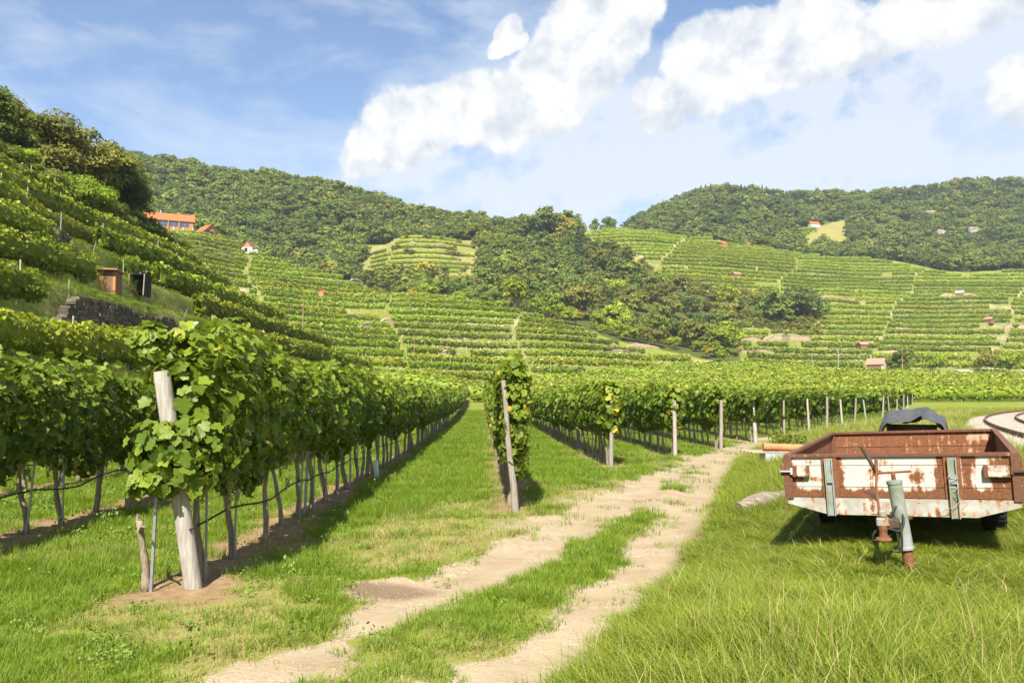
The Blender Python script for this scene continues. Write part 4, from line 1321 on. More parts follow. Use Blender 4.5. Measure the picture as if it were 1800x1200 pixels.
# the gully wood: trees one can tell apart
def gully_trees():
    named = [(955, 428, 56, 'round', 'dark', 'big dark round tree standing highest on the saddle skyline', 1.0),
             (985, 425, 42, 'round', 'yellow', 'yellow tree beside the big dark saddle tree', 1.0),
             (1017, 468, 60, 'conifer', 'conifer', 'lone dark spruce on the right flank of the gully wood', 1.1),
             (1070, 402, 26, 'wide', 'mid', 'spreading tree on the skyline at the top of the right vineyard', 1.0),
             (1045, 402, 26, 'tall', 'mid', 'slim tree on the saddle skyline between two bushes', 1.0),
             (1020, 402, 22, 'round', 'olive', 'small bare-looking tree by the saddle houses', 0.9),
             (1020, 563, 58, 'round', 'olive', 'pale round olive tree at the lower edge of the gully wood', 1.0),
             (812, 525, 38, 'bush', 'yellow', 'dense dark-gold bush at the upper corner of the middle vineyard', 1.0),
             (860, 525, 26, 'bush', 'yellow', 'small yellow bush right of the dark-gold bush', 0.9),
             (905, 543, 46, 'round', 'bright', 'bright green tree at the lower edge of the gully wood', 0.9),
             (965, 558, 40, 'bush', 'bright', 'green bush left of the pale round olive tree', 1.0),
             (1075, 580, 44, 'bush', 'bright', 'wide green bush right of the pale round olive tree', 1.1),
             (745, 505, 38, 'round', 'yellow', 'orange-tinged tree near the brown hut', 1.0),
             (770, 512, 40, 'round', 'dark', 'dark tree beside the orange-tinged tree', 0.9),
             (1140, 598, 40, 'round', 'olive', 'olive tree low in the gully near the valley floor', 1.0),
             (1190, 608, 40, 'bush', 'mid', 'bush where the gully wood meets the lowest terraces', 1.0),
             (1245, 610, 36, 'round', 'mid', 'green tree left of the pale terrace wall', 1.0),
             (1280, 560, 50, 'round', 'bright', 'bright tree amid the right part of the gully wood', 0.8),
             (1395, 565, 52, 'round', 'dark', 'dark rounded tree at the right end of the gully wood', 1.1),
             (1360, 568, 50, 'round', 'mid', 'green tree just left of the end of the gully wood', 1.0),
             (1425, 562, 42, 'bush', 'dark', 'dark bush closing the gully wood at the right', 1.0),
             (1595, 655, 38, 'round', 'mid', 'dense green tree right of the white hut', 1.0),
             (1570, 654, 26, 'bush', 'mid', 'bush right beside the white hut', 0.9),
             (1640, 656, 33, 'wide', 'bright', 'spreading yellow-green tree right of the dense tree by the hut', 0.95),
             (1735, 660, 38, 'round', 'olive', 'twisted olive tree right of the low grey shed roof', 0.9),
             (1775, 662, 36, 'wide', 'bright', 'bright tree near the right picture edge on the plain', 1.0),
             (1815, 662, 40, 'round', 'mid', 'tree cut by the right picture edge on the plain', 1.0)]
    taken = []
    for (px, py, hp, kind, col, lab, wd) in named:
        x, y, z = place(px, py, 213 if px > 1500 else 180, 480)
        tree(x, y, hp / F * y * 1.2, kind, col, 1, lab, None, 'bush' if kind == 'bush' else 'tree', 'bush' if kind == 'bush' else 'tree', wd)
        taken.append((x, y))
    taken = np.array(taken)
    # the rest
    g = 6.9
    gx, gy = np.meshgrid(np.arange(-90, 175, g), np.arange(212, 470, g))
    gx = gx + rng.uniform(-.42, .42, gx.shape) * g; gy = gy + rng.uniform(-.42, .42, gx.shape) * g
    x = gx.ravel(); y = gy.ravel()
    u = x / y
    ok = gully(u, y)
    x, y = x[ok], y[ok]
    cname = {'dark': 'dark green', 'mid': 'mid green', 'olive': 'olive green', 'yellow': 'yellowing', 'bright': 'fresh green', 'conifer': 'blackish'}
    kname = {'round': 'rounded tree', 'wide': 'spreading tree', 'tall': 'slim tree', 'bush': 'low bushy tree', 'conifer': 'conifer'}
    rest = []
    n = 0
    order = np.argsort(y)
    for i in order:
        if len(taken) and np.min(np.hypot(taken[:, 0] - x[i], taken[:, 1] - y[i])) < 5: continue
        zone = fbm(x[i] / 45, y[i] / 45, 61, 3)
        q = rng.random()
        low = (y[i] - YM1(x[i] / y[i])) < 16
        if q < 0.04 : col = 'conifer'
        elif low: col = ['bright', 'yellow', 'olive', 'bright'][int(rng.integers(4))]
        elif zone < 0.48: col = ['dark', 'mid', 'olive', 'mid', 'bright'][int(rng.integers(5))]
        else: col = ['mid', 'olive', 'dark', 'olive', 'yellow'][int(rng.choice(5, p=[.33, .3, .2, .12, .05]))]
        kind = 'conifer' if col == 'conifer' else ['round', 'round', 'wide', 'tall', 'bush'][int(rng.integers(5))]
        H = (4.2 + 5.5 * rng.random() ** 1.6) * (0.55 if kind == 'bush' else 1) * (0.75 if low else 1)
        if n >= 270:
            rest.append((x[i], y[i], H, {'dark': 0, 'mid': 1, 'olive': 5, 'yellow': 7, 'bright': 1, 'conifer': 8}[col])); continue
        uu = x[i] / y[i]
        part = ('left' if uu < uof(850) else 'middle' if uu < uof(1100) else 'right') + ' ' + ('lower edge' if low else 'lower half' if y[i] < 320 else 'upper half')
        tree(x[i], y[i], H, kind, col, 1, f'{cname[col]} {kname[kind]} in the {part} of the gully wood', 'trees of the gully wood', wide=rng.uniform(0.9, 1.25)); n += 1
    # low scrub between the wood and the terraces
    sx = rng.uniform(-60, 160, 5200); sy = rng.uniform(255, 470, 5200); su = sx / sy
    edge = (su > uof(1025)) & (su < uof(1440)) & (sy < YR0(su) - 1) & (sy > YR0(su) - 20)
    edge |= (su > uof(660)) & (su < uof(700)) & (sy > YM1(su) + 6) & (sy < 318)
    edge |= (su > uof(640)) & (su < uof(845)) & (sy > 330) & (sy < 420) & (rng.random(5200) < 0.10)
    edge |= (su > uof(1290)) & (su < uof(1440)) & (sy > 306) & (sy < 335)
    edge |= (su > uof(1150)) & (su < uof(1300)) & (np.abs(sy - YM1(su) - 4) < 8)
    for a, b in zip(sx[edge], sy[edge]): rest.append((a, b, rng.uniform(1.6, 3.8), [6, 5, 6, 1, 7][int(rng.choice(5, p=[.35, .25, .2, .15, .05]))]))
    print('gully trees', n, len(rest))
    return rest
GREST = gully_trees()

# ------------------------------------------------------------------ instancing for uncountable stuff
def instancer(name, P, scl, rot, idx, sources, label):
    coll = bpy.data.collections.new(name + '_sources')
    for k, me in enumerate(sources):
        coll.objects.link(bpy.data.objects.new('source_%02d' % k, me))
    me = bpy.data.meshes.new(name)
    P = np.ascontiguousarray(P, np.float32)
    me.vertices.add(len(P)); me.vertices.foreach_set('co', P.ravel())
    a = me.attributes.new('scl', 'FLOAT_VECTOR', 'POINT'); a.data.foreach_set('vector', np.ascontiguousarray(scl, np.float32).ravel())
    a = me.attributes.new('rot', 'FLOAT_VECTOR', 'POINT'); a.data.foreach_set('vector', np.ascontiguousarray(rot, np.float32).ravel())
    a = me.attributes.new('pick', 'INT', 'POINT'); a.data.foreach_set('value', np.ascontiguousarray(idx, np.int32))
    o = link(bpy.data.objects.new(name, me))
    ng = bpy.data.node_groups.new(name, 'GeometryNodeTree')
    ng.interface.new_socket('Geometry', in_out='INPUT', socket_type='NodeSocketGeometry')
    ng.interface.new_socket('Geometry', in_out='OUTPUT', socket_type='NodeSocketGeometry')
    N = ng.nodes
    gi = N.new('NodeGroupInput'); go = N.new('NodeGroupOutput')
    iop = N.new('GeometryNodeInstanceOnPoints'); ci = N.new('GeometryNodeCollectionInfo')
    ci.inputs['Collection'].default_value = coll
    ci.inputs['Separate Children'].default_value = True; ci.inputs['Reset Children'].default_value = True
    def na(nm, typ):
        q = N.new('GeometryNodeInputNamedAttribute'); q.data_type = typ; q.inputs[0].default_value = nm
        return q.outputs[0]
    e2r = N.new('FunctionNodeEulerToRotation')
    ng.links.new(na('rot', 'FLOAT_VECTOR'), e2r.inputs[0])
    ng.links.new(gi.outputs[0], iop.inputs['Points']); ng.links.new(ci.outputs[0], iop.inputs['Instance'])
    iop.inputs['Pick Instance'].default_value = True
    ng.links.new(na('pick', 'INT'), iop.inputs['Instance Index'])
    ng.links.new(e2r.outputs[0], iop.inputs['Rotation']); ng.links.new(na('scl', 'FLOAT_VECTOR'), iop.inputs['Scale'])
    ng.links.new(iop.outputs[0], go.inputs[0])
    md = o.modifiers.new('scatter', 'NODES'); md.node_group = ng
    tag(o, label=label, kind='stuff')
    return o
def whole_tree(kind, col, seed, n=620, size=0.085):
    if kind == 'conifer': n, size = 500, 0.05
    P, N, T = crown_points(kind, n, seed)
    r_ = np.random.default_rng(seed)
    V, Fq, tt = scatter(LEAF2, P, N + r_.normal(size=N.shape) * 0.4, size * (0.6 + 0.8 * r_.random(len(P))), T)
    mb = trunk_shape(MB(), kind, seed)
    tv = np.array([tuple(v) for v in mb.v]); tf = [q for q in mb.f if len(q) == 4]
    return np_mesh('forest_tree', np.concatenate([V, tv]), [Fq, np.array(tf) + len(V)], [M_TREE[col], M_TREEBARK],
                   fmat=np.concatenate([np.zeros(len(Fq)), np.ones(len(tf))]), attrs={'tint': np.concatenate([tt, np.zeros(len(tv))])})
FOREST = [whole_tree('round', 'dark', 1), whole_tree('round', 'mid', 2), whole_tree('wide', 'dark', 3), whole_tree('wide', 'mid', 4), whole_tree('tall', 'mid', 5),
          whole_tree('round', 'olive', 6), whole_tree('bush', 'olive', 7), whole_tree('round', 'yellow', 8), whole_tree('conifer', 'conifer', 9), whole_tree('conifer', 'conifer', 10)]
def forest(name, x0, x1, y0, y1, g, hlo, hhi, label, probs, cond, conif=None):
    gx, gy = np.meshgrid(np.arange(x0, x1, g), np.arange(y0, y1, g))
    gx = gx + rng.uniform(-.45, .45, gx.shape) * g; gy = gy + rng.uniform(-.45, .45, gx.shape) * g
    x = gx.ravel(); y = gy.ravel(); u = x / y
    z = land(x, y)
    ok = (np.abs(u) < 0.80) & cond(u, y) & wood_weight(x, y, z)
    # leave a few thin spots
    ok &= ~((fbm(x / 22, y / 22, 67, 3) > 0.70) & (rng.random(len(x)) < 0.7))
    x, y, z, u = x[ok], y[ok], z[ok], u[ok]
    n = len(x)
    H = rng.uniform(hlo, hhi, n) * (0.8 + 0.4 * vn(x / 20, y / 20, 69))
    idx = rng.choice(len(FOREST), n, p=probs)
    zone = fbm(x / 70, y / 70, 63, 3)
    idx = np.where((zone > 0.64) & (idx == 0), 5, idx)
    if conif is not None:
        c = conif(u, y, z, n); idx = np.where(c, 8 + (rng.random(n) < 0.5), idx)
    w = rng.uniform(0.85, 1.3, n)
    w = np.where(idx >= 8, 0.95, w)
    H = np.where(idx == 6, H * 0.6, H)
    rot = np.stack([np.zeros(n), np.zeros(n), rng.uniform(0, 6.28, n)], -1)
    instancer(name, np.stack([x, y, z - 0.4], -1), np.stack([H * w, H * w, H], -1), rot, idx, FOREST, label)
    print(name, n)
forest('forest', -330, 60, 290, 640, 6.0, 6.5, 11.5, 'dense broadleaf forest covering the hill behind the orange-roofed houses',
       [.23, .27, .18, .22, .05, .02, .01, .0, .01, .01], lambda u, y: (u < uof(1018)) & (y < 600),
       lambda u, y, z, n: (u > uof(470)) & (u < uof(560)) & (y > 520) & (rng.random(n) < 0.35))
forest('forest', 60, 620, 440, 850, 7.2, 6.5, 11.0, 'mixed forest covering the distant hills at the right',
       [.22, .26, .19, .20, .05, .03, .01, .0, .02, .02], lambda u, y: u > uof(1060),
       lambda u, y, z, n: ((y > 700) & (rng.random(n) < 0.55) & ((u < uof(1440)) | (u > uof(1560)))))

def gully_rest():
    P = np.array([(a, b, gz(a, b) - 0.3) for a, b, c, d_ in GREST]); n = len(P)
    H = np.array([c for a, b, c, d_ in GREST]); w = rng.uniform(0.9, 1.25, n)
    instancer('gully_wood', P, np.stack([H * w, H * w, H], -1), np.stack([np.zeros(n), np.zeros(n), rng.uniform(0, 6.28, n)], -1), np.array([d_ for a, b, c, d_ in GREST]), FOREST, 'upper part of the gully wood closing the saddle')
gully_rest()

# ------------------------------------------------------------------ railway
M_RAIL = simple_mat('rail_steel', (0.10, 0.058, 0.04), (0.19, 0.11, 0.075), 8, rough=0.7, metal=0.2, bstr=0.2)
M_RAILTOP = simple_mat('rail_head', (0.16, 0.12, 0.09), (0.24, 0.19, 0.15), 5, rough=0.5, metal=0.5, bstr=0.1)
M_SLEEPER = simple_mat('sleeper', (0.20, 0.15, 0.11), (0.33, 0.27, 0.21), 7, stretch=(1, 6, 6), bstr=0.5)
M_BALLAST = simple_mat('ballast', (0.24, 0.20, 0.165), (0.44, 0.39, 0.34), 16, bstr=1.0, coord='Object', detail=8)
M_STONE = simple_mat('pale_stone', (0.24, 0.195, 0.155), (0.46, 0.41, 0.35), 4, bstr=0.3)
M_PEB = simple_mat('track_pebble', (0.20, 0.155, 0.10), (0.36, 0.30, 0.22), 4, bstr=0.3)
def rail_frame(y):
    x = rail_x(y); s = 0.539 + 0.00273 * (2 * y - 64.9)
    t = np.stack([s, np.ones_like(y)], -1); t /= np.linalg.norm(t, axis=-1, keepdims=True)
    return x, t
def railway():
    root = empty('railway_track', (0, 0, 0), label='curving rusty railway track on pale ballast at the right edge', cat='railway track')
    ys = np.concatenate([np.arange(-30, 90, 1.0), np.arange(90, 140, 2)])
    x, t = rail_frame(ys)
    nrm = np.stack([t[:, 1], -t[:, 0]], -1)
    zt = rail_top(ys)
    prof = [(-0.075, -0.17), (0.075, -0.17), (0.075, -0.155), (0.012, -0.135), (0.010, -0.045), (0.036, -0.035), (0.036, -0.004), (0.028, 0), (-0.028, 0), (-0.036, -0.004), (-0.036, -0.035), (-0.010, -0.045), (-0.012, -0.135), (-0.075, -0.155)]
    for side in (-1, 1):
        V = []
        for a, b in prof:
            V.append(np.stack([x + nrm[:, 0] * (side * 0.7525 + a), ys + nrm[:, 1] * (side * 0.7525 + a), zt + b], -1))
        V = np.stack(V, 1); n, k = V.shape[:2]
        idx = np.arange(n * k).reshape(n, k)
        Fq = np.stack([idx[:-1], np.roll(idx, -1, 1)[:-1], np.roll(idx, -1, 1)[1:], idx[1:]], -1).reshape(-1, 4)
        fm = np.tile([1 if j in (6, 7, 8) else 0 for j in range(k)], n - 1)
        np_obj('rail', V.reshape(-1, 3), [Fq], [M_RAIL, M_RAILTOP], fmat=fm, parent=root)
    mb = MB(); mb.box((-1.25, -0.12, -0.10), (1.25, 0.12, 0.02), bev=0.02)
    for s in (-1, 1):
        for q in (-1, 1): mb.box((s * 0.7525 + q * 0.085 - 0.03, -0.06, 0.02), (s * 0.7525 + q * 0.085 + 0.03, 0.06, 0.07), bev=0.008)
    me = mb.mesh('sleeper', M_SLEEPER)
    yy = 4.0
    while yy < 95:
        xx, tt = rail_frame(np.array([yy]))
        child('sleeper', me, root, (float(xx[0]), yy, float(rail_top(np.array([yy]))[0]) - 0.195), (0, 0, -math.atan2(tt[0, 0], tt[0, 1])))
        yy += 0.62 * tt[0, 1]
    # ballast bed
    off = np.array([-2.0, -1.75, -1.5, -1.25, -0.9, -0.4, 0.4, 0.9, 1.25, 1.5, 1.75, 2.0])
    dz = np.array([-0.55, -0.30, -0.20, -0.17, -0.165, -0.18, -0.18, -0.165, -0.17, -0.20, -0.30, -0.55])
    ys = np.arange(-30, 138, 0.4)
    x, t = rail_frame(ys); nrm = np.stack([t[:, 1], -t[:, 0]], -1); zt = rail_top(ys)
    V = np.stack([np.stack([x + nrm[:, 0] * o_, ys + nrm[:, 1] * o_, zt + d_ + (fbm(x * 3 + o_ * 5, ys * 3, 15, 2) - 0.5) * 0.06], -1) for o_, d_ in zip(off, dz)], 1)
    n, k = V.shape[:2]; idx = np.arange(n * k).reshape(n, k)
    Fq = np.stack([idx[:-1, :-1], idx[:-1, 1:], idx[1:, 1:], idx[1:, :-1]], -1).reshape(-1, 4)
    tag(np_obj('ballast_bed', V.reshape(-1, 3), [Fq], M_BALLAST, smooth=True), kind='structure', label='pale crushed stone bed of the railway')
railway()
def pebble(seed, mat):
    r_ = np.random.default_rng(seed)
    bm = bmesh.new(); bmesh.ops.create_icosphere(bm, subdivisions=1, radius=1.0)
    for v in bm.verts: v.co *= float(r_.uniform(0.65, 1.15)); v.co.z *= 0.65
    me = bpy.data.meshes.new('pebble'); bm.to_mesh(me); bm.free(); me.materials.append(mat)
    return me
def rnd_rot(n, tilt=3.1): return np.stack([rng.uniform(-tilt, tilt, n), rng.uniform(-tilt, tilt, n), rng.uniform(0, 6.28, n)], -1)
def stones():
    n = 20000
    y = 9 + 45 * rng.random(n) ** 1.5; x, t = rail_frame(y); nrm = np.stack([t[:, 1], -t[:, 0]], -1)
    o_ = np.where(rng.random(n) < 0.62, rng.uniform(-2.5, 2.4, n), rng.normal(-2.0, 0.4, n))
    P = np.stack([x + nrm[:, 0] * o_, y + nrm[:, 1] * o_, 0 * y], -1)
    off = np.array([-2.0, -1.75, -1.5, -1.25, -0.9, -0.4, 0.4, 0.9, 1.25, 1.5, 1.75, 2.0]); dz = np.array([-0.55, -0.30, -0.20, -0.17, -0.165, -0.18, -0.18, -0.165, -0.17, -0.20, -0.30, -0.55])
    zb = rail_top(y) + np.interp(o_, off, dz)
    P[:, 2] = np.maximum(zb, land(P[:, 0], P[:, 1])) + 0.005
    s = rng.uniform(0.02, 0.045, n)[:, None] * np.ones(3)
    instancer('gravel', P, s, rnd_rot(n), rng.integers(0, 3, n), [pebble(k, M_STONE) for k in range(3)], 'loose pale crushed stone along the railway')
    n = 14000
    y = 4 + 20 * rng.random(n) ** 1.7
    line = rng.random(n) < 0.5
    x = np.where(line, xrut(RUT_R, y), xrut(RUT_L, y)) + rng.normal(size=n) * 0.45
    z, g = land(x, y, True)
    dirt, damp = track_masks(x, y, g)
    keep = (dirt > 0.45) & (rng.random(n) < np.where(fbm(x * 1.1, y * 1.1, 97, 3) > 0.5, 0.9, 0.2) * np.where((y < 6.5) & line == False, 1, 0.55))
    x, y, z = x[keep], y[keep], z[keep]; n = len(x)
    s = (0.003 + 0.013 * rng.random(n) ** 4)[:, None] * np.ones(3)
    instancer('pebbles', np.stack([x, y, z], -1), s, rnd_rot(n), rng.integers(0, 3, n), [pebble(k + 5, M_PEB) for k in range(3)], 'small pebbles and grit on the farm track')
stones()

# ------------------------------------------------------------------ grass
G_STOPS = [(0.0, (0.1404, 0.1910, 0.0179)), (0.45, (0.2426, 0.3018, 0.0302)), (0.8, (0.3511, 0.3881, 0.0550)), (1.0, (0.5107, 0.4682, 0.1237))]
M_GRASS = leaf_material('grass_blade', G_STOPS, 0.46, 0.20, 0.55, 0.3)
M_LAWN = leaf_material('short_grass_blade', [(0.0, (0.0969, 0.1680, 0.0110)), (0.45, (0.1710, 0.2688, 0.0176)), (0.8, (0.2565, 0.3416, 0.0308)), (1.0, (0.4332, 0.4144, 0.0880))], 0.44, 0.20, 0.55, 0.3)
M_STRAW = leaf_material('straw_blade', [(0, (0.24, 0.19, 0.08)), (0.6, (0.42, 0.34, 0.15)), (1, (0.50, 0.43, 0.22))], 0.25, 0.2, 0.8, 0.1)
M_WEED = leaf_material('weed_leaf', [(0, (0.085, 0.150, 0.02)), (0.6, (0.145, 0.23, 0.03)), (1, (0.21, 0.29, 0.05))], 0.3, 0.2, 0.6, 0.3)
def tuft(seed, n, h0, h1, rad, w, lean, mat, segs=3, tint=(0.45, 0.2)):
    r_ = np.random.default_rng(seed)
    V = []; Fc = []; T = []
    for b in range(n):
        a = r_.uniform(0, 6.28); rr = rad * math.sqrt(r_.random())
        p = np.array([math.cos(a) * rr, math.sin(a) * rr, -0.02])
        h = r_.uniform(h0, h1)
        da = a + r_.normal() * 1.0
        out_ = np.array([math.cos(da), math.sin(da), 0]); ln = lean * r_.uniform(0.2, 1.0) * h
        sd = np.array([-out_[1], out_[0], 0]); sa = r_.uniform(-0.8, 0.8); sd = sd * math.cos(sa) + out_ * math.sin(sa)
        k = len(V); ww = w * r_.uniform(0.7, 1.3)
        tt = np.clip(r_.normal(*tint), 0, 1)
        for i in range(segs + 1):
            t = i / segs
            c = p + np.array([0, 0, 1]) * h * (t - 0.22 * lean * t * t) + out_ * ln * t * t
            wd = ww * (1 - t ** 1.6)
            if i < segs: V += [c - sd * wd, c + sd * wd]; T += [tt * (0.75 + 0.25 * t)] * 2
            else: V.append(c); T.append(tt)
        for i in range(segs - 1): Fc.append((k + 2 * i, k + 2 * i + 1, k + 2 * i + 3, k + 2 * i + 2))
        Fc.append((k + 2 * segs - 2, k + 2 * segs - 1, k + 2 * segs, k + 2 * segs))
    quads = np.array([f for f in Fc if f[2] != f[3]]); tris = np.array([f[:3] for f in Fc if f[2] == f[3]])
    return np_mesh('grass_tuft', np.array(V), [q for q in (quads, tris) if len(q)], mat, attrs={'tint': np.array(T)})
def weed_mesh(seed):
    r_ = np.random.default_rng(seed); n = 30
    a = r_.uniform(0, 6.28, n); rr = 0.13 * np.sqrt(r_.random(n))
    P = np.stack([np.cos(a) * rr, np.sin(a) * rr, 0.02 + 0.07 * r_.random(n)], -1)
    N = np.stack([np.cos(a) * 0.5, np.sin(a) * 0.5, np.ones(n)], -1) + r_.normal(size=(n, 3)) * 0.35
    V, Fq, T = scatter(LEAF1, P, N, 0.013 + 0.014 * r_.random(n), np.clip(r_.normal(0.55, 0.2, n), 0, 1))
    return np_mesh('weed', V, [Fq], M_WEED, attrs={'tint': T})
def stalks(seed):
    return tuft(seed, 6, 0.3, 0.55, 0.15, 0.0022, 0.5, M_STRAW, 4, (0.7, 0.2))
SRC = [tuft(1, 46, 0.16, 0.36, 0.16, 0.0034, 0.9, M_GRASS), tuft(2, 46, 0.14, 0.40, 0.16, 0.0036, 1.1, M_GRASS), tuft(3, 40, 0.18, 0.42, 0.14, 0.0038, 0.8, M_GRASS, tint=(0.5, 0.22)),
       tuft(4, 60, 0.03, 0.095, 0.13, 0.0028, 0.8, M_LAWN, 2), tuft(5, 60, 0.03, 0.11, 0.13, 0.0028, 1.0, M_LAWN, 2, (0.6, 0.2)), tuft(6, 54, 0.03, 0.10, 0.12, 0.0030, 1.2, M_LAWN, 2, (0.35, 0.2)),
       tuft(7, 50, 0.02, 0.075, 0.14, 0.0024, 1.3, M_STRAW, 2), weed_mesh(8), weed_mesh(9), stalks(10)]
def grass():
    base = 190
    def cand(ya, yb, f):
        yy = np.linspace(ya, yb, 400); wgt = np.minimum(1, (7 / yy)) ** 1.25 * (1.50 * yy + 1.5)
        n = int(np.trapezoid(wgt, yy) * base * 1.12 * f) if hasattr(np, 'trapezoid') else int(np.trapz(wgt, yy) * base * 1.12 * f)
        cdf = np.cumsum(wgt); cdf /= cdf[-1]
        y = np.interp(rng.random(n), cdf, yy)
        x = rng.uniform(-0.5, 0.62, n) * (1.50 * y + 1.5)
        return x, y
    x, y = cand(3.0, 95, 1.0)
    z, g = land(x, y, True)
    dirt, damp = track_masks(x, y, g)
    soil = soil_strip(x, y)
    u = x / y
    far = np.maximum(1, (y / 7.0)) ** 0.62
    bank = sstep(0.30, 0.65, g['dR'] + (fbm(x, y, 99, 3) - 0.5) * 0.3)
    rgt = (g['dR'] > 0)
    in_rows = np.zeros(len(x), bool)
    keep = rng.random(len(x)) > np.clip(dirt * 1.25, 0, 0.985)
    keep &= rng.random(len(x)) > soil * 0.95
    keep &= g['rd'] > np.where(rng.random(len(x)) < 0.5, 2.0, 2.6)
    keep &= ~((g['X'] > 13) & g['onl'] & (y > 60))
    # dry, thin places
    n1 = fbm(x * 0.55, y * 0.55, 41, 4)
    verge = (g['dL'] < 0) & (g['dL'] > -2.2)
    thin = np.where(verge, sstep(0.42, 0.6, fbm(x * 0.8, y * 0.8, 47, 3)), sstep(0.52, 0.66, n1) * 0.5)
    thin = np.where(rgt, 0, thin)
    keep &= rng.random(len(x)) > thin * 0.55
    pick = np.empty(len(x), int)
    q = rng.random(len(x))
    short = np.where(q < 0.36, 3, np.where(q < 0.64, 4, np.where(q < 0.88, 5, np.where(q < 0.885, 7, np.where(q<0.93, 6, 4)))))
    short = np.where((rng.random(len(x)) < thin * 0.65), 6, short)
    short = np.where((g['dL'] < -0.3) & (u < -0.15) & (fbm(x * 0.9, y * 0.9, 52, 3) > 0.56) & (rng.random(len(x)) < 0.05), 7 + (q > 0.5), short)
    tall = np.where(q < 0.36, 0, np.where(q < 0.68, 1, 2))
    tall = np.where(rng.random(len(x)) < 0.022, 9, np.where(rng.random(len(x)) < 0.02, 7, tall))
    pick = np.where(rgt & (rng.random(len(x)) < bank), tall, short)
    # dry yellow grass by the railway and along the bank top
    dryb = rgt & (((g['rd'] < 6) & (rng.random(len(x)) < 0.16)) | ((fbm(x * 0.35, y * 0.35, 45, 3) > 0.60) & (rng.random(len(x)) < 0.05)))
    pick = np.where(dryb, 9, pick)
    hgt = np.where(pick <= 2, 0.62 + 0.6 * fbm(x * 0.7, y * 0.7, 51, 3), 0.9 + 0.7 * rng.random(len(x)))
    hgt = np.where((pick <= 2), hgt * np.interp(g['dR'], [0.2, 0.6, 1.4], [0.45, 0.7, 1.0]), hgt)
    hgt = np.where(pick == 9, 0.6 + 0.4 * rng.random(len(x)), hgt)
    td = np.hypot(x - 4.0, (y - 7.9) * 0.8)
    hgt = np.where(rgt, hgt * np.interp(td, [1.9, 3.4], [0.34, 1.0]), hgt)
    mid = (g['dR'] < 0) & (g['dL'] > 0)
    hgt = np.where(mid & (pick > 2), hgt * 1.0, hgt)
    # longer tufts on the strip near the row feet
    hgt = np.where((~rgt) & (~mid) & (fbm(x * 1.1, y * 1.1, 53, 3) > 0.60), hgt * 1.6, hgt)
    fz = np.where(pick <= 2, np.minimum(far, 1.35), np.minimum(far, 1.8))
    S = np.stack([far * (0.8 + 0.4 * rng.random(len(x)))] * 2 + [hgt * fz], -1)
    rot = np.stack([rng.normal(size=len(x)) * 0.08, rng.normal(size=len(x)) * 0.08, rng.uniform(0, 6.28, len(x))], -1)
    k = keep
    instancer('grass', np.stack([x, y, z - 0.005], -1)[k], S[k], rot[k], pick[k], SRC, 'lush roadside grass, mown alley grass and weeds')
    print('grass', k.sum())
grass()

# ------------------------------------------------------------------ rusty farm trailer
def rust_paint(name, paint=(0.41, 0.415, 0.39), paint2=None, dark=(0.085, 0.033, 0.016), mid=(0.195, 0.076, 0.03), bias=0.0, amp=1.15):
    m, nt, out = material(name)
    tc = nt.new('ShaderNodeTexCoord'); P = tc.outputs['Object']
    ra = nt.attr('rust').outputs['Fac']
    n1 = nt.noise(P, 7, 6, 0.68); n2 = nt.noise(P, 38, 5, 0.7); n3 = nt.noise(P, 110, 2, 0.6)
    v = nt.math('ADD', ra, nt.math('MULTIPLY', nt.math('SUBTRACT', n1, 0.5), amp))
    v = nt.math('ADD', v, nt.math('MULTIPLY', nt.math('SUBTRACT', n2, 0.5), 0.45))
    mp = nt.new('ShaderNodeMapping'); mp.inputs['Scale'].default_value = (16, 16, 1.6); nt.link(P, mp.inputs[0])
    v = nt.math('ADD', v, nt.math('MULTIPLY', nt.math('SUBTRACT', nt.noise(mp.outputs[0], 1.6, 4, 0.6), 0.5), 0.75))
    if bias: v = nt.math('ADD', v, bias)
    rust = nt.mix(nt.remap(n2, 0.32, 0.68), dark, mid)
    rust = nt.mix(nt.math('MULTIPLY', nt.remap(n3, 0.55, 0.75), 0.5), rust, (0.30, 0.14, 0.052))
    pc = paint if paint2 is None else nt.mix(nt.remap(nt.noise(P, 5, 4, 0.6), 0.42, 0.6), paint, paint2)
    stain = nt.mix(nt.remap(v, 0.36, 0.50), nt.mix(nt.remap(n2, 0.45, 0.8, 0.0, 0.35), pc, (0.26, 0.24, 0.20)), (0.36, 0.185, 0.08))
    c = nt.mix(nt.remap(v, 0.47, 0.54), stain, rust)
    rg = nt.remap(v, 0.40, 0.55, 0.45, 0.9)
    principled(nt, out, c, rg, 0.0, 0.35, bump=nt.math('ADD', nt.math('MULTIPLY', nt.remap(v, 0.44, 0.56), -0.35), nt.math('MULTIPLY', n2, 0.25)), bstr=0.5, bdist=0.004)
    return m
M_TPAINT = rust_paint('white_rusty_paint')
M_TRUST = rust_paint('rusted_sheet', (0.42, 0.30, 0.20), None, (0.10, 0.040, 0.02), (0.215, 0.088, 0.036), bias=0.22, amp=0.7)
M_TGREEN = rust_paint('faded_green_paint', (0.265, 0.285, 0.275), (0.165, 0.185, 0.125), bias=-0.06)
M_TGREY = rust_paint('faded_grey_paint', (0.40, 0.40, 0.36), (0.30, 0.28, 0.23), bias=0.06)
M_RIM = rust_paint('rusted_rim', (0.27, 0.14, 0.085), None, (0.085, 0.037, 0.022), (0.155, 0.068, 0.038), bias=0.1)
M_TYRE = simple_mat('tyre_rubber', (0.012, 0.012, 0.012), (0.03, 0.028, 0.025), 20, rough=0.8, bstr=0.3)
M_DARKMETAL = simple_mat('dark_metal', (0.05, 0.035, 0.025), (0.11, 0.075, 0.05), 15, rough=0.7, metal=0.2)
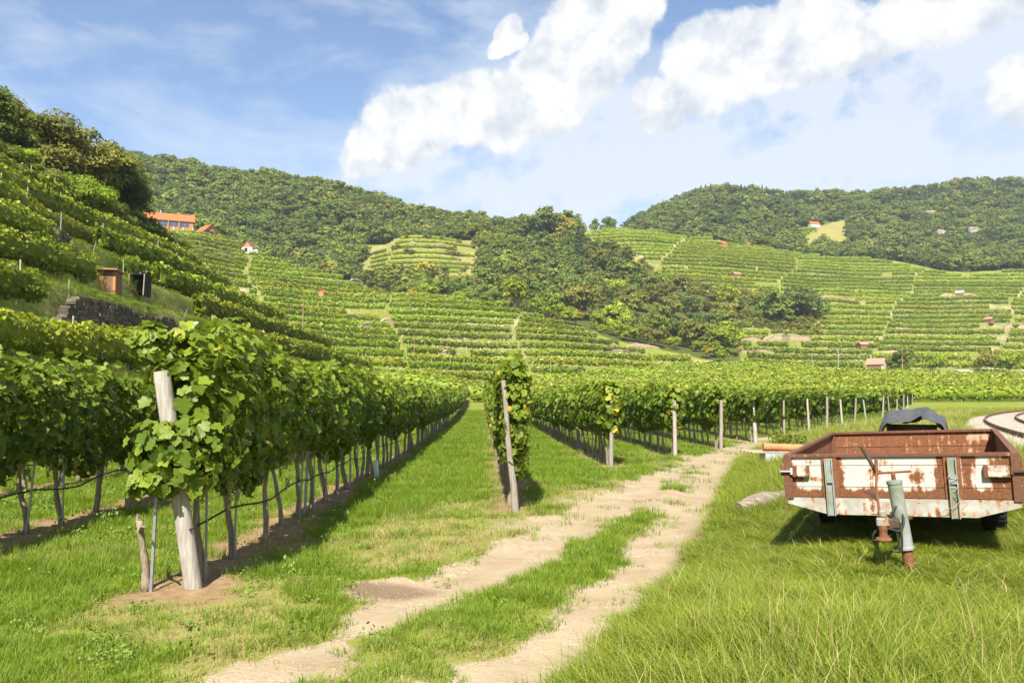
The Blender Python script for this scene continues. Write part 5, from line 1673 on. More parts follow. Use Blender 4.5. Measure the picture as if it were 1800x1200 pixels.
M_GALV = simple_mat('galvanised_sheet', (0.36, 0.38, 0.40), (0.50, 0.52, 0.54), 3, rough=0.55, metal=0.3, bstr=0.1)
M_TARP = simple_mat('grey_tarpaulin', (0.045, 0.048, 0.052), (0.085, 0.088, 0.092), 9, rough=0.55, bstr=0.25)
M_TERRA = simple_mat('orange_pipe', (0.42, 0.15, 0.06), (0.52, 0.22, 0.10), 4, rough=0.6, bstr=0.05)
M_LOG = simple_mat('weathered_log', (0.12, 0.095, 0.07), (0.30, 0.255, 0.20), 5, stretch=(0.6, 5, 5), bstr=0.8)
M_BOARD = simple_mat('grey_board', (0.24, 0.19, 0.14), (0.40, 0.33, 0.25), 5, stretch=(0.6, 6, 6), bstr=0.4)

def rust_box(name, a, b, fn, mat, parent, nx=1, nz=1, ny=1):
    """box with rust attribute from fn(x, y, z) and faces split so wear can vary across it"""
    bm = bmesh.new()
    xs = np.linspace(a[0], b[0], nx + 1); ys = np.linspace(a[1], b[1], ny + 1); zs = np.linspace(a[2], b[2], nz + 1)
    def grid(P, Q, fx):
        vs = [[bm.verts.new(fx(p, q)) for q in Q] for p in P]
        for i in range(len(P) - 1):
            for j in range(len(Q) - 1): bm.faces.new((vs[i][j], vs[i + 1][j], vs[i + 1][j + 1], vs[i][j + 1]))
    for y in (a[1], b[1]): grid(xs, zs, lambda p, q: (p, y, q))
    for x in (a[0], b[0]): grid(ys, zs, lambda p, q: (x, p, q))
    for z in (a[2], b[2]): grid(xs, ys, lambda p, q: (p, q, z))
    bmesh.ops.remove_doubles(bm, verts=bm.verts[:], dist=1e-5)
    bmesh.ops.recalc_face_normals(bm, faces=bm.faces[:])
    me = bpy.data.meshes.new(name); bm.to_mesh(me); bm.free()
    co = np.empty(len(me.vertices) * 3); me.vertices.foreach_get('co', co); co = co.reshape(-1, 3)
    at_ = me.attributes.new('rust', 'FLOAT', 'POINT'); at_.data.foreach_set('value', np.asarray(fn(co[:, 0], co[:, 1], co[:, 2]), np.float32) + np.zeros(len(co), np.float32))
    me.materials.append(mat)
    return link(bpy.data.objects.new(name, me), parent)
def const(v): return lambda x, y, z: np.full_like(x, v)
def with_rust(o, v):
    me = o.data
    at_ = me.attributes.new('rust', 'FLOAT', 'POINT'); at_.data.foreach_set('value', np.full(len(me.vertices), v, np.float32))
    return o
def trailer():
    c = at(1580, 800, 7.40)
    root = empty('farm_trailer', (c[0], c[1], 0.297), label='rusty white single-axle farm trailer with open box, parked in tall grass', cat='trailer')
    root.rotation_euler = (Matrix.Rotation(R(-28.6), 3, 'Z') @ Matrix.Rotation(R(1.6), 3, 'X') @ Matrix.Rotation(R(-2.4), 3, 'Y')).to_euler()
    W, L, zt, zb = 0.965, 3.5, 0.92, 0.52
    px1, px2 = -0.57, 0.46
    def front_rust(x, y, z):
        r = 0.24 + 0.56 * sstep(0.65, 0.53, z)
        r = r + 0.40 * np.exp(-(np.abs(x - px1 - 0.09) / 0.045) ** 2) + 0.42 * np.exp(-(np.abs(x - px2 + 0.095) / 0.04) ** 2) + 0.40 * np.exp(-(np.abs(x - px2 - 0.10) / 0.06) ** 2)
        r = r + 0.35 * np.exp(-((np.abs(x) - W) / 0.09) ** 2)
        for bx, bz, br, s in ((-0.17, 0.755, 0.09, 0.36), (0.17, 0.70, 0.09, 0.42), (0.85, 0.82, 0.10, 0.4), (-0.86, 0.70, 0.07, 0.35), (0.62, 0.88, 0.07, 0.25), (-0.72, 0.86, 0.06, 0.2), (0.86, 0.66, 0.12, 0.4), (-0.72, 0.69, 0.05, 0.25), (-0.10, 0.85, 0.05, 0.2)):
            r = r + s * np.exp(-(((x - bx) / br) ** 2 + ((z - bz) / (br * 0.7)) ** 2))
        return r
    fp = empty('front_panel'); fp.parent = root
    for k, (z0, z1) in enumerate(((0.82, 0.905), (0.618, 0.815), (0.52, 0.613))):
        rust_box('plank', (-W + 0.03, 0.0 + 0.002 * k, z0), (W - 0.03, 0.02, z1), front_rust, M_TPAINT, fp, 90, max(4, int((z1 - z0) / 0.02)))
    rust_box('backing', (-W + 0.03, 0.012, 0.52), (W - 0.03, 0.030, 0.91), const(0.9), M_TRUST, fp)
    # rims round the box
    def rim(a, b, nm='rim'): return rust_box(nm, a, b, const(0.6), M_RIM, root, 6, 1, 6)
    rim((-W - 0.012, -0.022, 0.898), (W + 0.012, 0.045, 0.925))
    rim((-W - 0.012, 0.046, 0.898), (-W + 0.045, L - 0.046, 0.925)); rim((W - 0.045, 0.046, 0.898), (W + 0.012, L - 0.046, 0.925)); rim((-W - 0.012, L - 0.045, 0.898), (W + 0.012, L + 0.022, 0.925))
    # corner posts
    for s in (-1, 1):
        rust_box('corner_post', (s * (W - 0.015) - 0.04, -0.028, 0.505), (s * (W - 0.015) + 0.04, 0.05, 0.897), const(0.62), M_RIM, root, 2, 8)
        rust_box('corner_post', (s * (W - 0.015) - 0.03, L - 0.05, 0.505), (s * (W - 0.015) + 0.03, L + 0.02, 0.897), const(0.62), M_RIM, root, 2, 8)
        # gusset pockets
        x0, x1 = (-W + 0.065, -W + 0.215) if s < 0 else (W - 0.265, W - 0.065)
        rust_box('gusset_plate', (x0, -0.045, 0.715), (x1, -0.002, 0.815), lambda x, y, z: 0.25 + 0.5 * sstep(0.05, 0.0, np.minimum(np.abs(x - x0), np.abs(x - x1))) + 0.3 * sstep(0.735, 0.715, z), M_TPAINT, root, 10, 8)
    # side and rear panels of two boards
    for s in (-1, 1):
        sp_ = empty('side_panel'); sp_.parent = root
        for z0, z1 in ((0.52, 0.715), (0.722, 0.897)):
            rust_box('plank', (s * W - 0.014, 0.05, z0), (s * W + 0.010, L - 0.05, z1), const(0.42), M_TRUST, sp_, 1, 6, 30)
    rp = empty('rear_panel'); rp.parent = root
    for z0, z1 in ((0.52, 0.715), (0.722, 0.897)):
        rust_box('plank', (-W + 0.03, L - 0.014, z0), (W - 0.03, L + 0.008, z1), lambda x, y, z: 0.42 - 0.30 * np.exp(-(((x - 0.8) / 0.16) ** 2 + ((z - 0.83) / 0.05) ** 2)), M_TRUST, rp, 40, 6)
    rust_box('rear_backing', (-W + 0.03, L - 0.004, 0.52), (W - 0.03, L + 0.014, 0.897), const(0.6), M_TRUST, root)
    rust_box('floor', (-W + 0.02, 0.02, 0.47), (W - 0.02, L - 0.02, 0.515), const(0.5), M_TRUST, root)
    # apron beam under the front panel, tapering at the ends
    mb = MB(); mb.prism([(-W + 0.0, 0.512), (W - 0.0, 0.512), (W - 0.0, 0.455), (W - 0.34, 0.358), (-W + 0.36, 0.358), (-W + 0.0, 0.455)], -0.012, 0.03)
    with_rust(mb.obj('apron', M_TGREY, root), 0.27)
    # upright channels
    for x, m_, v in ((px1, M_TGREEN, 0.22), (px2, M_TGREEN, 0.36)):
        ch = rust_box('upright', (x - 0.068, -0.014, 0.515), (x + 0.068, -0.003, 0.895), const(0.66), M_TRUST, root, 4, 10)
        rust_box('channel', (x - 0.028, -0.030, 0.35), (x + 0.028, -0.016, 0.885), const(v), m_, root, 2, 14)
        for q in (-1, 1): rust_box('flange', (x + q * 0.031 - 0.005, -0.055, 0.35), (x + q * 0.031 + 0.005, -0.016, 0.885), const(v + 0.1), m_, root, 1, 14)
        rust_box('stop_block', (x - 0.024, -0.052, 0.66), (x + 0.024, -0.031, 0.74), const(0.2), m_, root)
    # wheels
    for s in (-1, 1):
        wl = empty('wheel', (s * 0.80, 1.72, 0.30)); wl.parent = root
        M = Matrix.Rotation(math.pi / 2, 4, 'Y')
        mb = MB(); mb.lathe([(0.20, -0.10), (0.27, -0.115), (0.315, -0.105), (0.335, -0.07), (0.34, 0.0), (0.335, 0.07), (0.315, 0.105), (0.27, 0.115), (0.20, 0.10)], 36, M=M)
        for k in range(36):
            a = 2 * math.pi * k / 36
            mb.box((-0.095, -0.014, 0.333), (-0.008, 0.014, 0.349), M=Matrix.Rotation(a, 4, 'X')); mb.box((0.008, -0.014, 0.333), (0.095, 0.014, 0.349), M=Matrix.Rotation(a + 0.087, 4, 'X'))
        mb.obj('tyre', M_TYRE, wl, True, 35)
        mb = MB(); mb.lathe([(0.03, -0.075), (0.10, -0.07), (0.17, -0.03), (0.198, -0.085), (0.198, 0.085), (0.17, 0.03), (0.10, 0.07), (0.03, 0.075)], 24, M=M)
        with_rust(mb.obj('rim', M_TRUST, wl, True, 35), 0.5)
    mb = MB(); mb.tube([(-0.72, 1.72, 0.30), (0.72, 1.72, 0.30)], 0.035, 10); mb.obj('axle', M_DARKMETAL, root, True, 40)
    for s in (-1, 1):
        mb = MB(); mb.box((s * 0.45 - 0.03, 0.05, 0.37), (s * 0.45 + 0.03, L - 0.1, 0.465), bev=0.006); mb.obj('chassis_beam', M_DARKMETAL, root)
    # drawbar
    mb = MB(); mb.tube([(-0.16, 0.1, 0.33), (-0.05, -0.62, 0.41)], 0.022, 6); mb.tube([(0.10, 0.1, 0.33), (0.02, -0.62, 0.41)], 0.022, 6)
    mb.box((-0.07, -0.95, 0.395), (0.05, -0.55, 0.475), bev=0.01)
    mb.obj('drawbar', M_DARKMETAL, root)
    # coupling head with lever
    cp_ = empty('coupling', (-0.07, -0.98, 0.40)); cp_.parent = root
    mb = MB(); mb.lathe([(0.02, -0.10), (0.058, -0.096), (0.064, -0.085), (0.058, -0.072), (0.036, -0.062), (0.030, -0.02), (0.036, -0.005), (0.034, 0.03)], 16); with_rust(mb.obj('tow_eye', M_TRUST, cp_, True, 40), 0.7)
    mb = MB(); mb.box((-0.045, -0.02, 0.02), (0.05, 0.10, 0.09), bev=0.01); mb.box((-0.03, 0.0, 0.09), (0.035, 0.08, 0.15), bev=0.01); mb.tube([(-0.075, 0.03, 0.12), (0.06, 0.03, 0.12)], 0.013, 8)
    with_rust(mb.obj('coupling_body', M_TGREEN, cp_), 0.46)
    mb = MB(); mb.tube([(-0.015, 0.0, 0.10), (-0.03, 0.06, 0.32), (-0.02, 0.10, 0.47)], [0.011, 0.010, 0.008], 7); mb.tube([(-0.022, 0.10, 0.46), (-0.018, 0.11, 0.55)], 0.014, 7)
    with_rust(mb.obj('brake_lever', M_TRUST, cp_, True, 40), 0.6)
    mb = MB(); mb.prism([(-0.12, 0.30), (-0.03, 0.21), (-0.02, 0.27)], 0.04, 0.06); mb.obj('breakaway_plate', M_DARKMETAL, cp_)
    # jack with crank
    jk = empty('jack', (0.10, -0.81, 0.0), (R(1.0), R(-5.0), 0)); jk.parent = root
    mb = MB(); mb.lathe([(0.058, 0.21), (0.063, 0.215), (0.063, 0.235), (0.056, 0.24), (0.056, 0.745), (0.062, 0.75), (0.062, 0.775), (0.02, 0.782)], 20); with_rust(mb.obj('outer_tube', M_TGREEN, jk, True, 40), 0.16)
    mb = MB(); mb.lathe([(0.042, -0.10), (0.042, 0.212)], 18); with_rust(mb.obj('inner_tube', M_TRUST, jk, True, 40), 0.85)
    mb = MB(); mb.lathe([(0.014, 0.78), (0.017, 0.79), (0.017, 0.83), (0.010, 0.85)], 10); mb.tube([(-0.125, 0.0, 0.845), (0.14, 0.0, 0.84)], 0.009, 8)
    cr = with_rust(mb.obj('crank', M_TRUST, jk, True, 40), 0.6)
    mb = MB(); mb.tube([(-0.125, 0.0, 0.84), (-0.155, 0.0, 0.95), (-0.20, 0.0, 1.08)], [0.012, 0.017, 0.016], 10); mb.obj('crank_handle', M_DARKMETAL, cr, True, 40)
    # hoses
    for pts in ([(0.02, -0.55, 0.50), (0.06, -0.70, 0.60), (0.03, -0.88, 0.56), (-0.06, -0.93, 0.44), (-0.14, -0.95, 0.36), (-0.15, -0.93, 0.30), (-0.08, -0.92, 0.30), (0.02, -0.90, 0.37), (0.06, -0.88, 0.34)],
                [(0.0, -0.60, 0.52), (0.05, -0.80, 0.54), (0.085, -0.90, 0.46), (0.05, -0.93, 0.38), (-0.05, -0.96, 0.40), (-0.11, -0.95, 0.33)],
                [(0.03, -0.62, 0.46), (0.06, -0.90, 0.42), (0.055, -0.92, 0.24), (0.02, -0.90, 0.205), (-0.03, -0.90, 0.22)]):
        P = [Vector(p) for p in pts]; cv = []
        for i in range(len(P) - 1):
            p0, p1, p2, p3 = P[max(i - 1, 0)], P[i], P[i + 1], P[min(i + 2, len(P) - 1)]
            for q in range(5):
                t = q / 5
                cv.append(0.5 * ((2 * p1) + (p2 - p0) * t + (2 * p0 - 5 * p1 + 4 * p2 - p3) * t * t + (3 * p1 - p0 - 3 * p2 + p3) * t ** 3))
        mb = MB(); mb.tube(cv + [P[-1]], 0.009, 8); mb.obj('hose', M_HOSE, root, True)
    # latches, hook, twisted wire
    for s in (-1, 1):
        mb = MB(); mb.box((s * (W + 0.0) - 0.05, -0.060, 0.762), (s * (W + 0.0) + 0.05, -0.044, 0.775)); mb.box((s * (W - 0.055) - 0.012, -0.058, 0.735), (s * (W - 0.055) + 0.012, -0.044, 0.80), bev=0.003)
        mb.obj('latch', M_GALV if s < 0 else M_DARKMETAL, root)
        mb = MB(); mb.box((s * (W + 0.03) - 0.02, -0.03, 0.72), (s * (W + 0.03) + 0.02, 0.03, 0.83), bev=0.008); with_rust(mb.obj('hinge_lug', M_TRUST, root), 0.7)
    mb = MB(); mb.tube([(-0.98 + 0.035 * math.cos(a), -0.01, 0.43 + 0.035 * math.sin(a)) for a in np.linspace(1.8, 6.6, 14)], 0.006, 6); with_rust(mb.obj('rope_hook', M_TRUST, root, True), 0.7)
    r_ = random.Random(4)
    pts = [(px2 + 0.01 * r_.uniform(-5, 5), -0.065 - 0.01 * r_.random(), 0.74 - 0.018 * k + r_.uniform(-.02, .02)) for k in range(16)]
    mb = MB(); mb.tube([(px2 - 0.05, -0.07, 0.70), *pts, (px2 - 0.10, -0.06, 0.42)], 0.0025, 5); mb.obj('twisted_wire', M_GALV, root, True)
trailer()

# ------------------------------------------------------------------ things behind the trailer
def tarp_bin():
    p = at(1603, 760, 13.0)
    root = empty('tarpaulin_covered_bin', (p[0], 13.0, gz(p[0], 13.0) - 0.05), (0, 0, R(-27)), label='rusty metal bin under a draped grey tarpaulin behind the trailer', cat='bin'); root.scale = (0.86, 1.0, 1.0)
    mb = MB(); mb.prism([(-0.52, 0), (0.48, 0), (0.43, 0.90), (-0.43, 0.90)], -0.36, 0.6); with_rust(mb.obj('bin_body', M_RIM, root), 0.6)
    mb = MB(); mb.box((-0.42, -0.25, 0.905), (0.42, 0.55, 1.06)); mb.obj('dark_gap_fill', M_DARKMETAL, root)  # added dark block, its colour standing for shade in the gap under the tarpaulin
    prof = [(-0.74, 0.28), (-0.66, 0.50), (-0.58, 0.72), (-0.52, 0.92), (-0.47, 1.06), (-0.38, 1.13), (-0.15, 1.15), (0.10, 1.18), (0.27, 1.20), (0.38, 1.12), (0.46, 1.08), (0.55, 1.06), (0.60, 0.85), (0.62, 0.60), (0.66, 0.40)]
    ny = 14; V = []
    prof = np.array(prof); s = np.linspace(0, len(prof) - 1, 43); prof = np.stack([np.interp(s, np.arange(len(prof)), prof[:, k]) for k in (0, 1)], -1)
    for j in range(ny):
        t = j / (ny - 1)
        f = (fbm(prof[:, 0] * 9, np.full(len(prof), t * 5), 23, 3) - 0.5) * 0.13
        sag = -0.10 * math.sin(t * math.pi * 1.5) * np.exp(-(prof[:, 0] / 0.35) ** 2)
        yy = -0.55 + 1.25 * t + 0.10 * np.sin(prof[:, 0] * 9) * (1 - t) - 0.15 * np.exp(-((prof[:, 0] + 0.55) / 0.1) ** 2) * (1 - t)
        V.append(np.stack([prof[:, 0] * (1 + 0.05 * t) + f, yy, prof[:, 1] + 0.16 * math.sin(min(t * 1.6, 1.57)) - 0.9 * max(0, t - 0.72) + f + sag], -1))
    V = np.array(V); idx = np.arange(V.shape[0] * V.shape[1]).reshape(V.shape[:2])
    Fq = np.stack([idx[:-1, :-1], idx[:-1, 1:], idx[1:, 1:], idx[1:, :-1]], -1).reshape(-1, 4)
    o = np_obj('tarpaulin', V.reshape(-1, 3), [Fq], M_TARP, smooth=True, parent=root)
    md = o.modifiers.new('thickness', 'SOLIDIFY'); md.thickness = 0.008
tarp_bin()
def trough():
    p = at(1346, 812, 18.5); z = gz(p[0] + 0.6, 18.5)
    root = empty('metal_trough', (p[0], 18.5, z), (0, 0, R(-4)), label='low grey sheet-metal trough with loose boards left of the trailer', cat='trough')
    mb = MB(); mb.box((0, 0, -0.05), (1.9, 0.03, 0.34)); mb.box((0, 0.57, -0.05), (1.9, 0.6, 0.34)); mb.box((0, 0.031, -0.05), (0.03, 0.569, 0.34)); mb.box((1.87, 0.031, -0.05), (1.9, 0.569, 0.34))
    mb.obj('tub', M_GALV, root)
    for k in range(4):
        mb = MB(); mb.box((-0.3 - 0.05 * k, 0.02 + 0.15 * k, 0.345), (1.95, 0.14 + 0.15 * k, 0.375 + 0.006 * k), bev=0.004); mb.obj('board', M_BOARD, root)
    mb = MB()
    ring = [(0.075, 0.0), (0.085, 0.0), (0.085, 1.15), (0.098, 1.16), (0.098, 1.30), (0.085, 1.30), (0.075, 1.30), (0.075, 0.0)]
    mb.lathe(ring[:-1], 20)
    z2 = z + 0.485
    o = mb.obj('drain_pipe', M_TERRA, None, True, 40, loc=(p[0] + 0.02, 18.72, z2), rot=(0, R(92), R(-3)))
    tag(o, 'orange plastic drain pipe lying on the trough boards', 'pipe')
    mb = MB(); mb.lathe([(0.055, 0), (0.055, 1.7)], 14)
    o = mb.obj('drain_pipe', M_TERRA, None, True, 40, loc=(p[0] + 0.25, 18.93, z + 0.45), rot=(0, R(91), R(-2)))
    tag(o, 'thinner brown pipe lying behind the orange drain pipe', 'pipe')
trough()
def log_():
    a = at(1299, 872, 11.4); a[2] = gz(a[0], a[1]) + 0.13
    b = a + np.array([1.9, 1.0, 0.07]); b[2] = gz(b[0], b[1]) + 0.17
    mb = MB(); r_ = random.Random(8)
    pts = [Vector(a).lerp(Vector(b), k / 9) + Vector((0, 0, 0.03 * math.sin(k * 1.1))) for k in range(10)]
    mb.tube(pts, [0.09] + [0.125 + 0.012 * r_.uniform(-1, 1) for _ in range(9)], 14)
    o = mb.obj('log', M_LOG, None, True, 50)
    tag(o, 'weathered grey log lying in the grass left of the trailer', 'log')
log_()
tree(*(at(1385, 790, 20.5)[:2]), 0.95, 'bush', 'mid', 1, 'small leafy shrub behind the trough and pipes', None, 'shrub', 'shrub', 0.8)

# ------------------------------------------------------------------ houses and huts
M_ROOF = simple_mat('orange_roof_tile', (0.40, 0.095, 0.030), (0.50, 0.135, 0.045), 2.5, stretch=(1, 4, 4), bstr=0.3)
M_ROOFB = simple_mat('brown_roof_tile', (0.30, 0.15, 0.10), (0.42, 0.23, 0.15), 2.5, bstr=0.3)
M_TIMBER = simple_mat('orange_timber', (0.30, 0.13, 0.05), (0.45, 0.22, 0.09), 3, stretch=(6, 6, 0.6), bstr=0.3)
M_BROWN = simple_mat('brown_timber', (0.14, 0.070, 0.040), (0.24, 0.13, 0.08), 3, stretch=(6, 6, 0.6), bstr=0.3)
M_WHITE = simple_mat('white_render', (0.42, 0.405, 0.375), (0.52, 0.505, 0.475), 2, bstr=0.1)
M_DARK = simple_mat('dark_inside', (0.012, 0.010, 0.008), (0.03, 0.025, 0.02), 3, bstr=0.0)
M_GREYROOF = simple_mat('grey_sheet_roof', (0.35, 0.35, 0.34), (0.50, 0.49, 0.47), 3, bstr=0.1)
m_, nt_, out_ = material('window_glass'); principled(nt_, out_, (0.05, 0.075, 0.13), 0.08, 0.0, 0.8); M_GLASS = m_
M_WALL = simple_mat('dry_stone', (0.035, 0.028, 0.02), (0.13, 0.105, 0.08), 5.5, stretch=(1, 1, 2.6), bstr=1.0, detail=6)
M_WALLP = simple_mat('pale_dry_stone', (0.19, 0.14, 0.085), (0.44, 0.345, 0.225), 1.9, stretch=(1, 1, 2.6), bstr=1.0, detail=6)
def gable(name, px, py, Yr, w, dpt, hw, hr, yaw, label, wall, roof, gmat=None, over=0.25, sink=0.6, kind='house', base=None, Y=None):
    """w along local x (ridge direction), depth along y"""
    if Y is None: x, y, z = place(px, py, *Yr)
    else: x, y, z = at(px, py, Y)
    root = empty(name, (x, y, z), (0, 0, R(yaw)), label=label, cat=kind)
    mb = MB(); h2 = dpt / 2
    mb.prism([(-h2, -sink), (h2, -sink), (h2, hw), (-h2, hw)], -w / 2, w / 2, axis='x'); mb.obj('wall', wall, root)
    for s in (-1, 1):
        mb = MB(); mb.prism([(-h2 + 0.01, hw + 0.002), (h2 - 0.01, hw + 0.002), (0, hr - 0.03)], s * (w / 2 - 0.12), s * (w / 2 - 0.001), axis='x'); mb.obj('gable', gmat or wall, root)
    k = (hr - hw) / h2
    for s in (-1, 1):
        e = h2 + over; mb = MB()
        mb.prism([(s * 0.0, hr + 0.01), (s * e, hr - k * e + 0.01), (s * e, hr - k * e + 0.16), (s * 0.0, hr + 0.17)], -w / 2 - over, w / 2 + over, axis='x'); mb.obj('roof', roof, root)
    return root
def panel(root, name, mat, a, b):
    mb = MB(); mb.box(a, b); return mb.obj(name, mat, root)
# long house
h = gable('long_house', 297, 402, (150, 330), 17.0, 6.0, 2.9, 5.6, 22, 'long low house with bright orange tiled roof and blue window front', M_TIMBER, M_ROOF, sink=2.0, over=0.5, Y=296)
for k in range(4):
    x0 = -7.2 + k * 3.75
    wn = panel(h, 'window', M_GLASS, (x0, -3.04, 0.35), (x0 + 2.9, -3.003, 2.35))
    panel(wn, 'mullion', M_TIMBER, (x0 + 1.40, -3.08, 0.35), (x0 + 1.50, -3.045, 2.35))
    panel(h, 'pillar', M_TIMBER, (x0 - 0.55, -3.5, -0.3), (x0 - 0.3, -3.25, 2.45))
panel(h, 'chimney', M_GALV, (-3.2, 0.2, 5.0), (-2.9, 0.5, 6.8))
panel(h, 'terrace_wall', M_WALLP, (-8.8, -6.2, -3.2), (9.0, -5.7, -1.5))
for k in range(6): panel(h, 'terrace_pillar', M_WHITE, (-8.4 + k * 3.3, -6.35, -3.2), (-8.05 + k * 3.3, -6.25, -0.4))
# timber hut
h = gable('timber_hut', 362, 419, (150, 330), 5.6, 4.6, 2.4, 4.6, -38, 'brown timber hut with orange roof right of the long house', M_BROWN, M_ROOF, M_TIMBER, 0.5, Y=292)
panel(h, 'doorway', M_DARK, (2.803, -1.2, 0.0), (2.84, 1.2, 2.2))
# white hut with orange gable
h = gable('gabled_hut', 437, 446, (150, 330), 3.4, 4.0, 1.7, 4.1, 88, 'tiny white hut with orange wooden gable on the dry grass shoulder', M_WHITE, M_BROWN, M_TIMBER, 0.35)
panel(h, 'doorway', M_DARK, (-1.74, -0.2, 0.0), (-1.703, 0.9, 1.5)); panel(h, 'annex', M_WHITE, (-1.2, -3.6, -0.5), (1.2, -2.003, 1.0))
gable('brown_hut', 642, 497, (150, 300), 3.0, 2.6, 2.0, 2.7, 80, 'small red-brown hut on a pale wall at the upper edge of the middle vineyard', M_BROWN, M_ROOFB, None, 0.2)
gable('orange_box_hut', 567, 523, (150, 300), 1.8, 1.8, 1.4, 1.9, 70, 'tiny orange box hut amid the middle terraces', M_TIMBER, M_ROOF, None, 0.1)
# white hut on the plain
h = gable('white_hut', 1541, 652, (212, 260), 4.6, 4.0, 2.1, 3.7, -40, 'white hut with brown tiled half-hipped roof at the foot of the right hillside', M_WHITE, M_ROOFB, None, 0.35)
panel(h, 'stone_side', M_BROWN, (-2.1, -2.03, -0.4), (1.9, -2.003, 1.9))
root = gable('lean_to', 1556, 654, (211, 258), 2.4, 1.8, 0.7, 1.5, -20, 'low orange-tiled lean-to beside the white hut', M_WHITE, M_ROOF, None, 0.3)
gable('low_shed', 1694, 661, (210, 258), 4.6, 3.4, 1.0, 1.6, 20, 'low grey-roofed shed on the plain right of the spreading tree', M_BROWN, M_GREYROOF, None, 0.4)
SHEDS = [(1687, 521, 'dark hut on the pale terrace wall high on the right hillside', M_BROWN, M_GREYROOF, 3.2), (1294, 489, 'small brown hut high on the right hillside above the gully wood', M_BROWN, M_ROOFB, 3.6),
         (1314, 428, 'tiny dark hut at the top of the right hillside', M_BROWN, M_ROOFB, 3.0), (1739, 567, 'brown hut beside a bush near the right edge of the hillside', M_BROWN, M_ROOFB, 2.8),
         (1516, 612, 'low red-brown shed roof among the lower right terraces', M_BROWN, M_ROOFB, 2.6), (1272, 435, 'rust-orange hut roof at the upper right terraces', M_TIMBER, M_ROOF, 3.2)]
for k, (px, py, lab, wl, rf, sz) in enumerate(SHEDS):
    gable('vineyard_hut', px, py, (225, 480), sz, sz * 0.8, sz * 0.5, sz * 0.78, (-30, 20, 35, -60, 12, 25)[k], lab, wl, rf, None, 0.25, kind='hut')
gable('hill_house', 1430, 400, (480, 640), 8.0, 5.0, 2.4, 4.6, 14, 'white house with orange roof on the clearing of the far forest hill', M_WHITE, M_ROOF, None, 0.3)
gable('hill_house', 1388, 403, (480, 640), 4.0, 4.0, 1.6, 3.0, 20, 'orange roof half hidden left of the white hill house', M_WHITE, M_ROOF, None, 0.3)
gable('saddle_house', 1010, 402, (380, 480), 5.0, 5.0, 3.0, 5.6, 60, 'white gable showing between trees on the saddle skyline', M_WHITE, M_ROOFB, None, 0.3, Y=462)

# slope shed and its dark pergola
def slope_shed():
    x, y, z = place(178, 505, 35, 75)
    root = empty('slope_shed', (x, y, z), (0, 0, R(12)), label='weathered plank shed built into the steep near slope', cat='shed')
    mb = MB(); mb.box((-0.8, 0, -0.5), (0.8, 1.4, 0.95)); mb.obj('wall', M_BROWN, root)
    for k in range(9):
        mb = MB(); mb.box((-0.8 + k * 0.178, -0.03, -0.3 + 0.02 * (k % 3)), (-0.8 + k * 0.178 + 0.168, -0.004, 0.92)); mb.obj('plank', M_BROWN if k % 4 else M_TIMBER, root)
    mb = MB(); mb.box((-1.0, -0.35, 0.97), (0.95, 1.6, 1.05)); mb.obj('roof', M_ROOFB, root)
    x, y, z = place(228, 508, 35, 80)
    root = empty('dark_pergola', (x, y, z), (0, 0, R(8)), label='dark open shelter overgrown with vines right of the plank shed', cat='shelter')
    mb = MB(); mb.box((-0.95, 1.2, -0.4), (0.95, 1.3, 0.96)); mb.box((-0.95, 0.1, 0.97), (0.95, 1.3, 1.03)); mb.box((0.86, 0.1, -0.4), (0.95, 1.19, 0.96)); mb.box((-0.95, 0.1, -0.4), (-0.86, 1.19, 0.96)); mb.obj('shelter_shell', M_DARK, root)
    for xx in (-0.9, -0.1, 0.85):
        mb = MB(); mb.tube([(xx, -0.02, -0.4), (xx + 0.04, 0, 1.0)], 0.04, 6); mb.obj('prop', M_BOARD, root)
slope_shed()

# ------------------------------------------------------------------ dry stone walls and steps
def wall_mesh(path, h, th, mat, name, label, stone=0.3):
    """ribbon wall: path (n,3) along its foot; near face pushed in and out stone by stone"""
    seg = np.linalg.norm(np.diff(path, axis=0), axis=1); cum = np.concatenate([[0], np.cumsum(seg)])
    n = max(8, int(cum[-1] / stone)); s = np.linspace(0, cum[-1], n)
    P = np.stack([np.interp(s, cum, path[:, k]) for k in range(3)], -1)
    T = np.gradient(P, axis=0); side = np.stack([T[:, 1], -T[:, 0]], -1); side /= np.linalg.norm(side, axis=1, keepdims=True)
    m = max(4, int(h / (stone * 0.55)))
    rows = []
    taper = np.minimum(1, np.minimum(np.arange(n), np.arange(n)[::-1]) / (0.25 * n) + 0.25) * (0.7 + 0.45 * vn(np.arange(n) / 6, np.arange(n) * 0.0 + h, 81))
    for j in range(m + 1):
        z = -0.5 + (h + 0.5) * j / m
        d_ = (rng.random(n) - 0.5) * stone * 0.35 + rng.uniform(-0.3, 0.3) * stone - 0.10 * j / m
        zz = np.minimum(z, h * taper + rng.normal(size=n) * 0.03)
        rows.append(np.stack([P[:, 0] + side[:, 0] * d_, P[:, 1] + side[:, 1] * d_, P[:, 2] + zz], -1))
    top = rows[-1].copy(); top[:, 0] -= side[:, 0] * th; top[:, 1] -= side[:, 1] * th; rows.append(top)
    bk = top.copy(); bk[:, 2] = P[:, 2] - 0.5; rows.append(bk)
    V = np.array(rows); idx = np.arange(V.shape[0] * n).reshape(V.shape[0], n)
    Fq = np.stack([idx[:-1, :-1], idx[:-1, 1:], idx[1:, 1:], idx[1:, :-1]], -1).reshape(-1, 4)
    o = np_obj(name, V.reshape(-1, 3), [Fq], mat)
    tag(o, label, 'stone wall', 'terrace walls', 'thing')
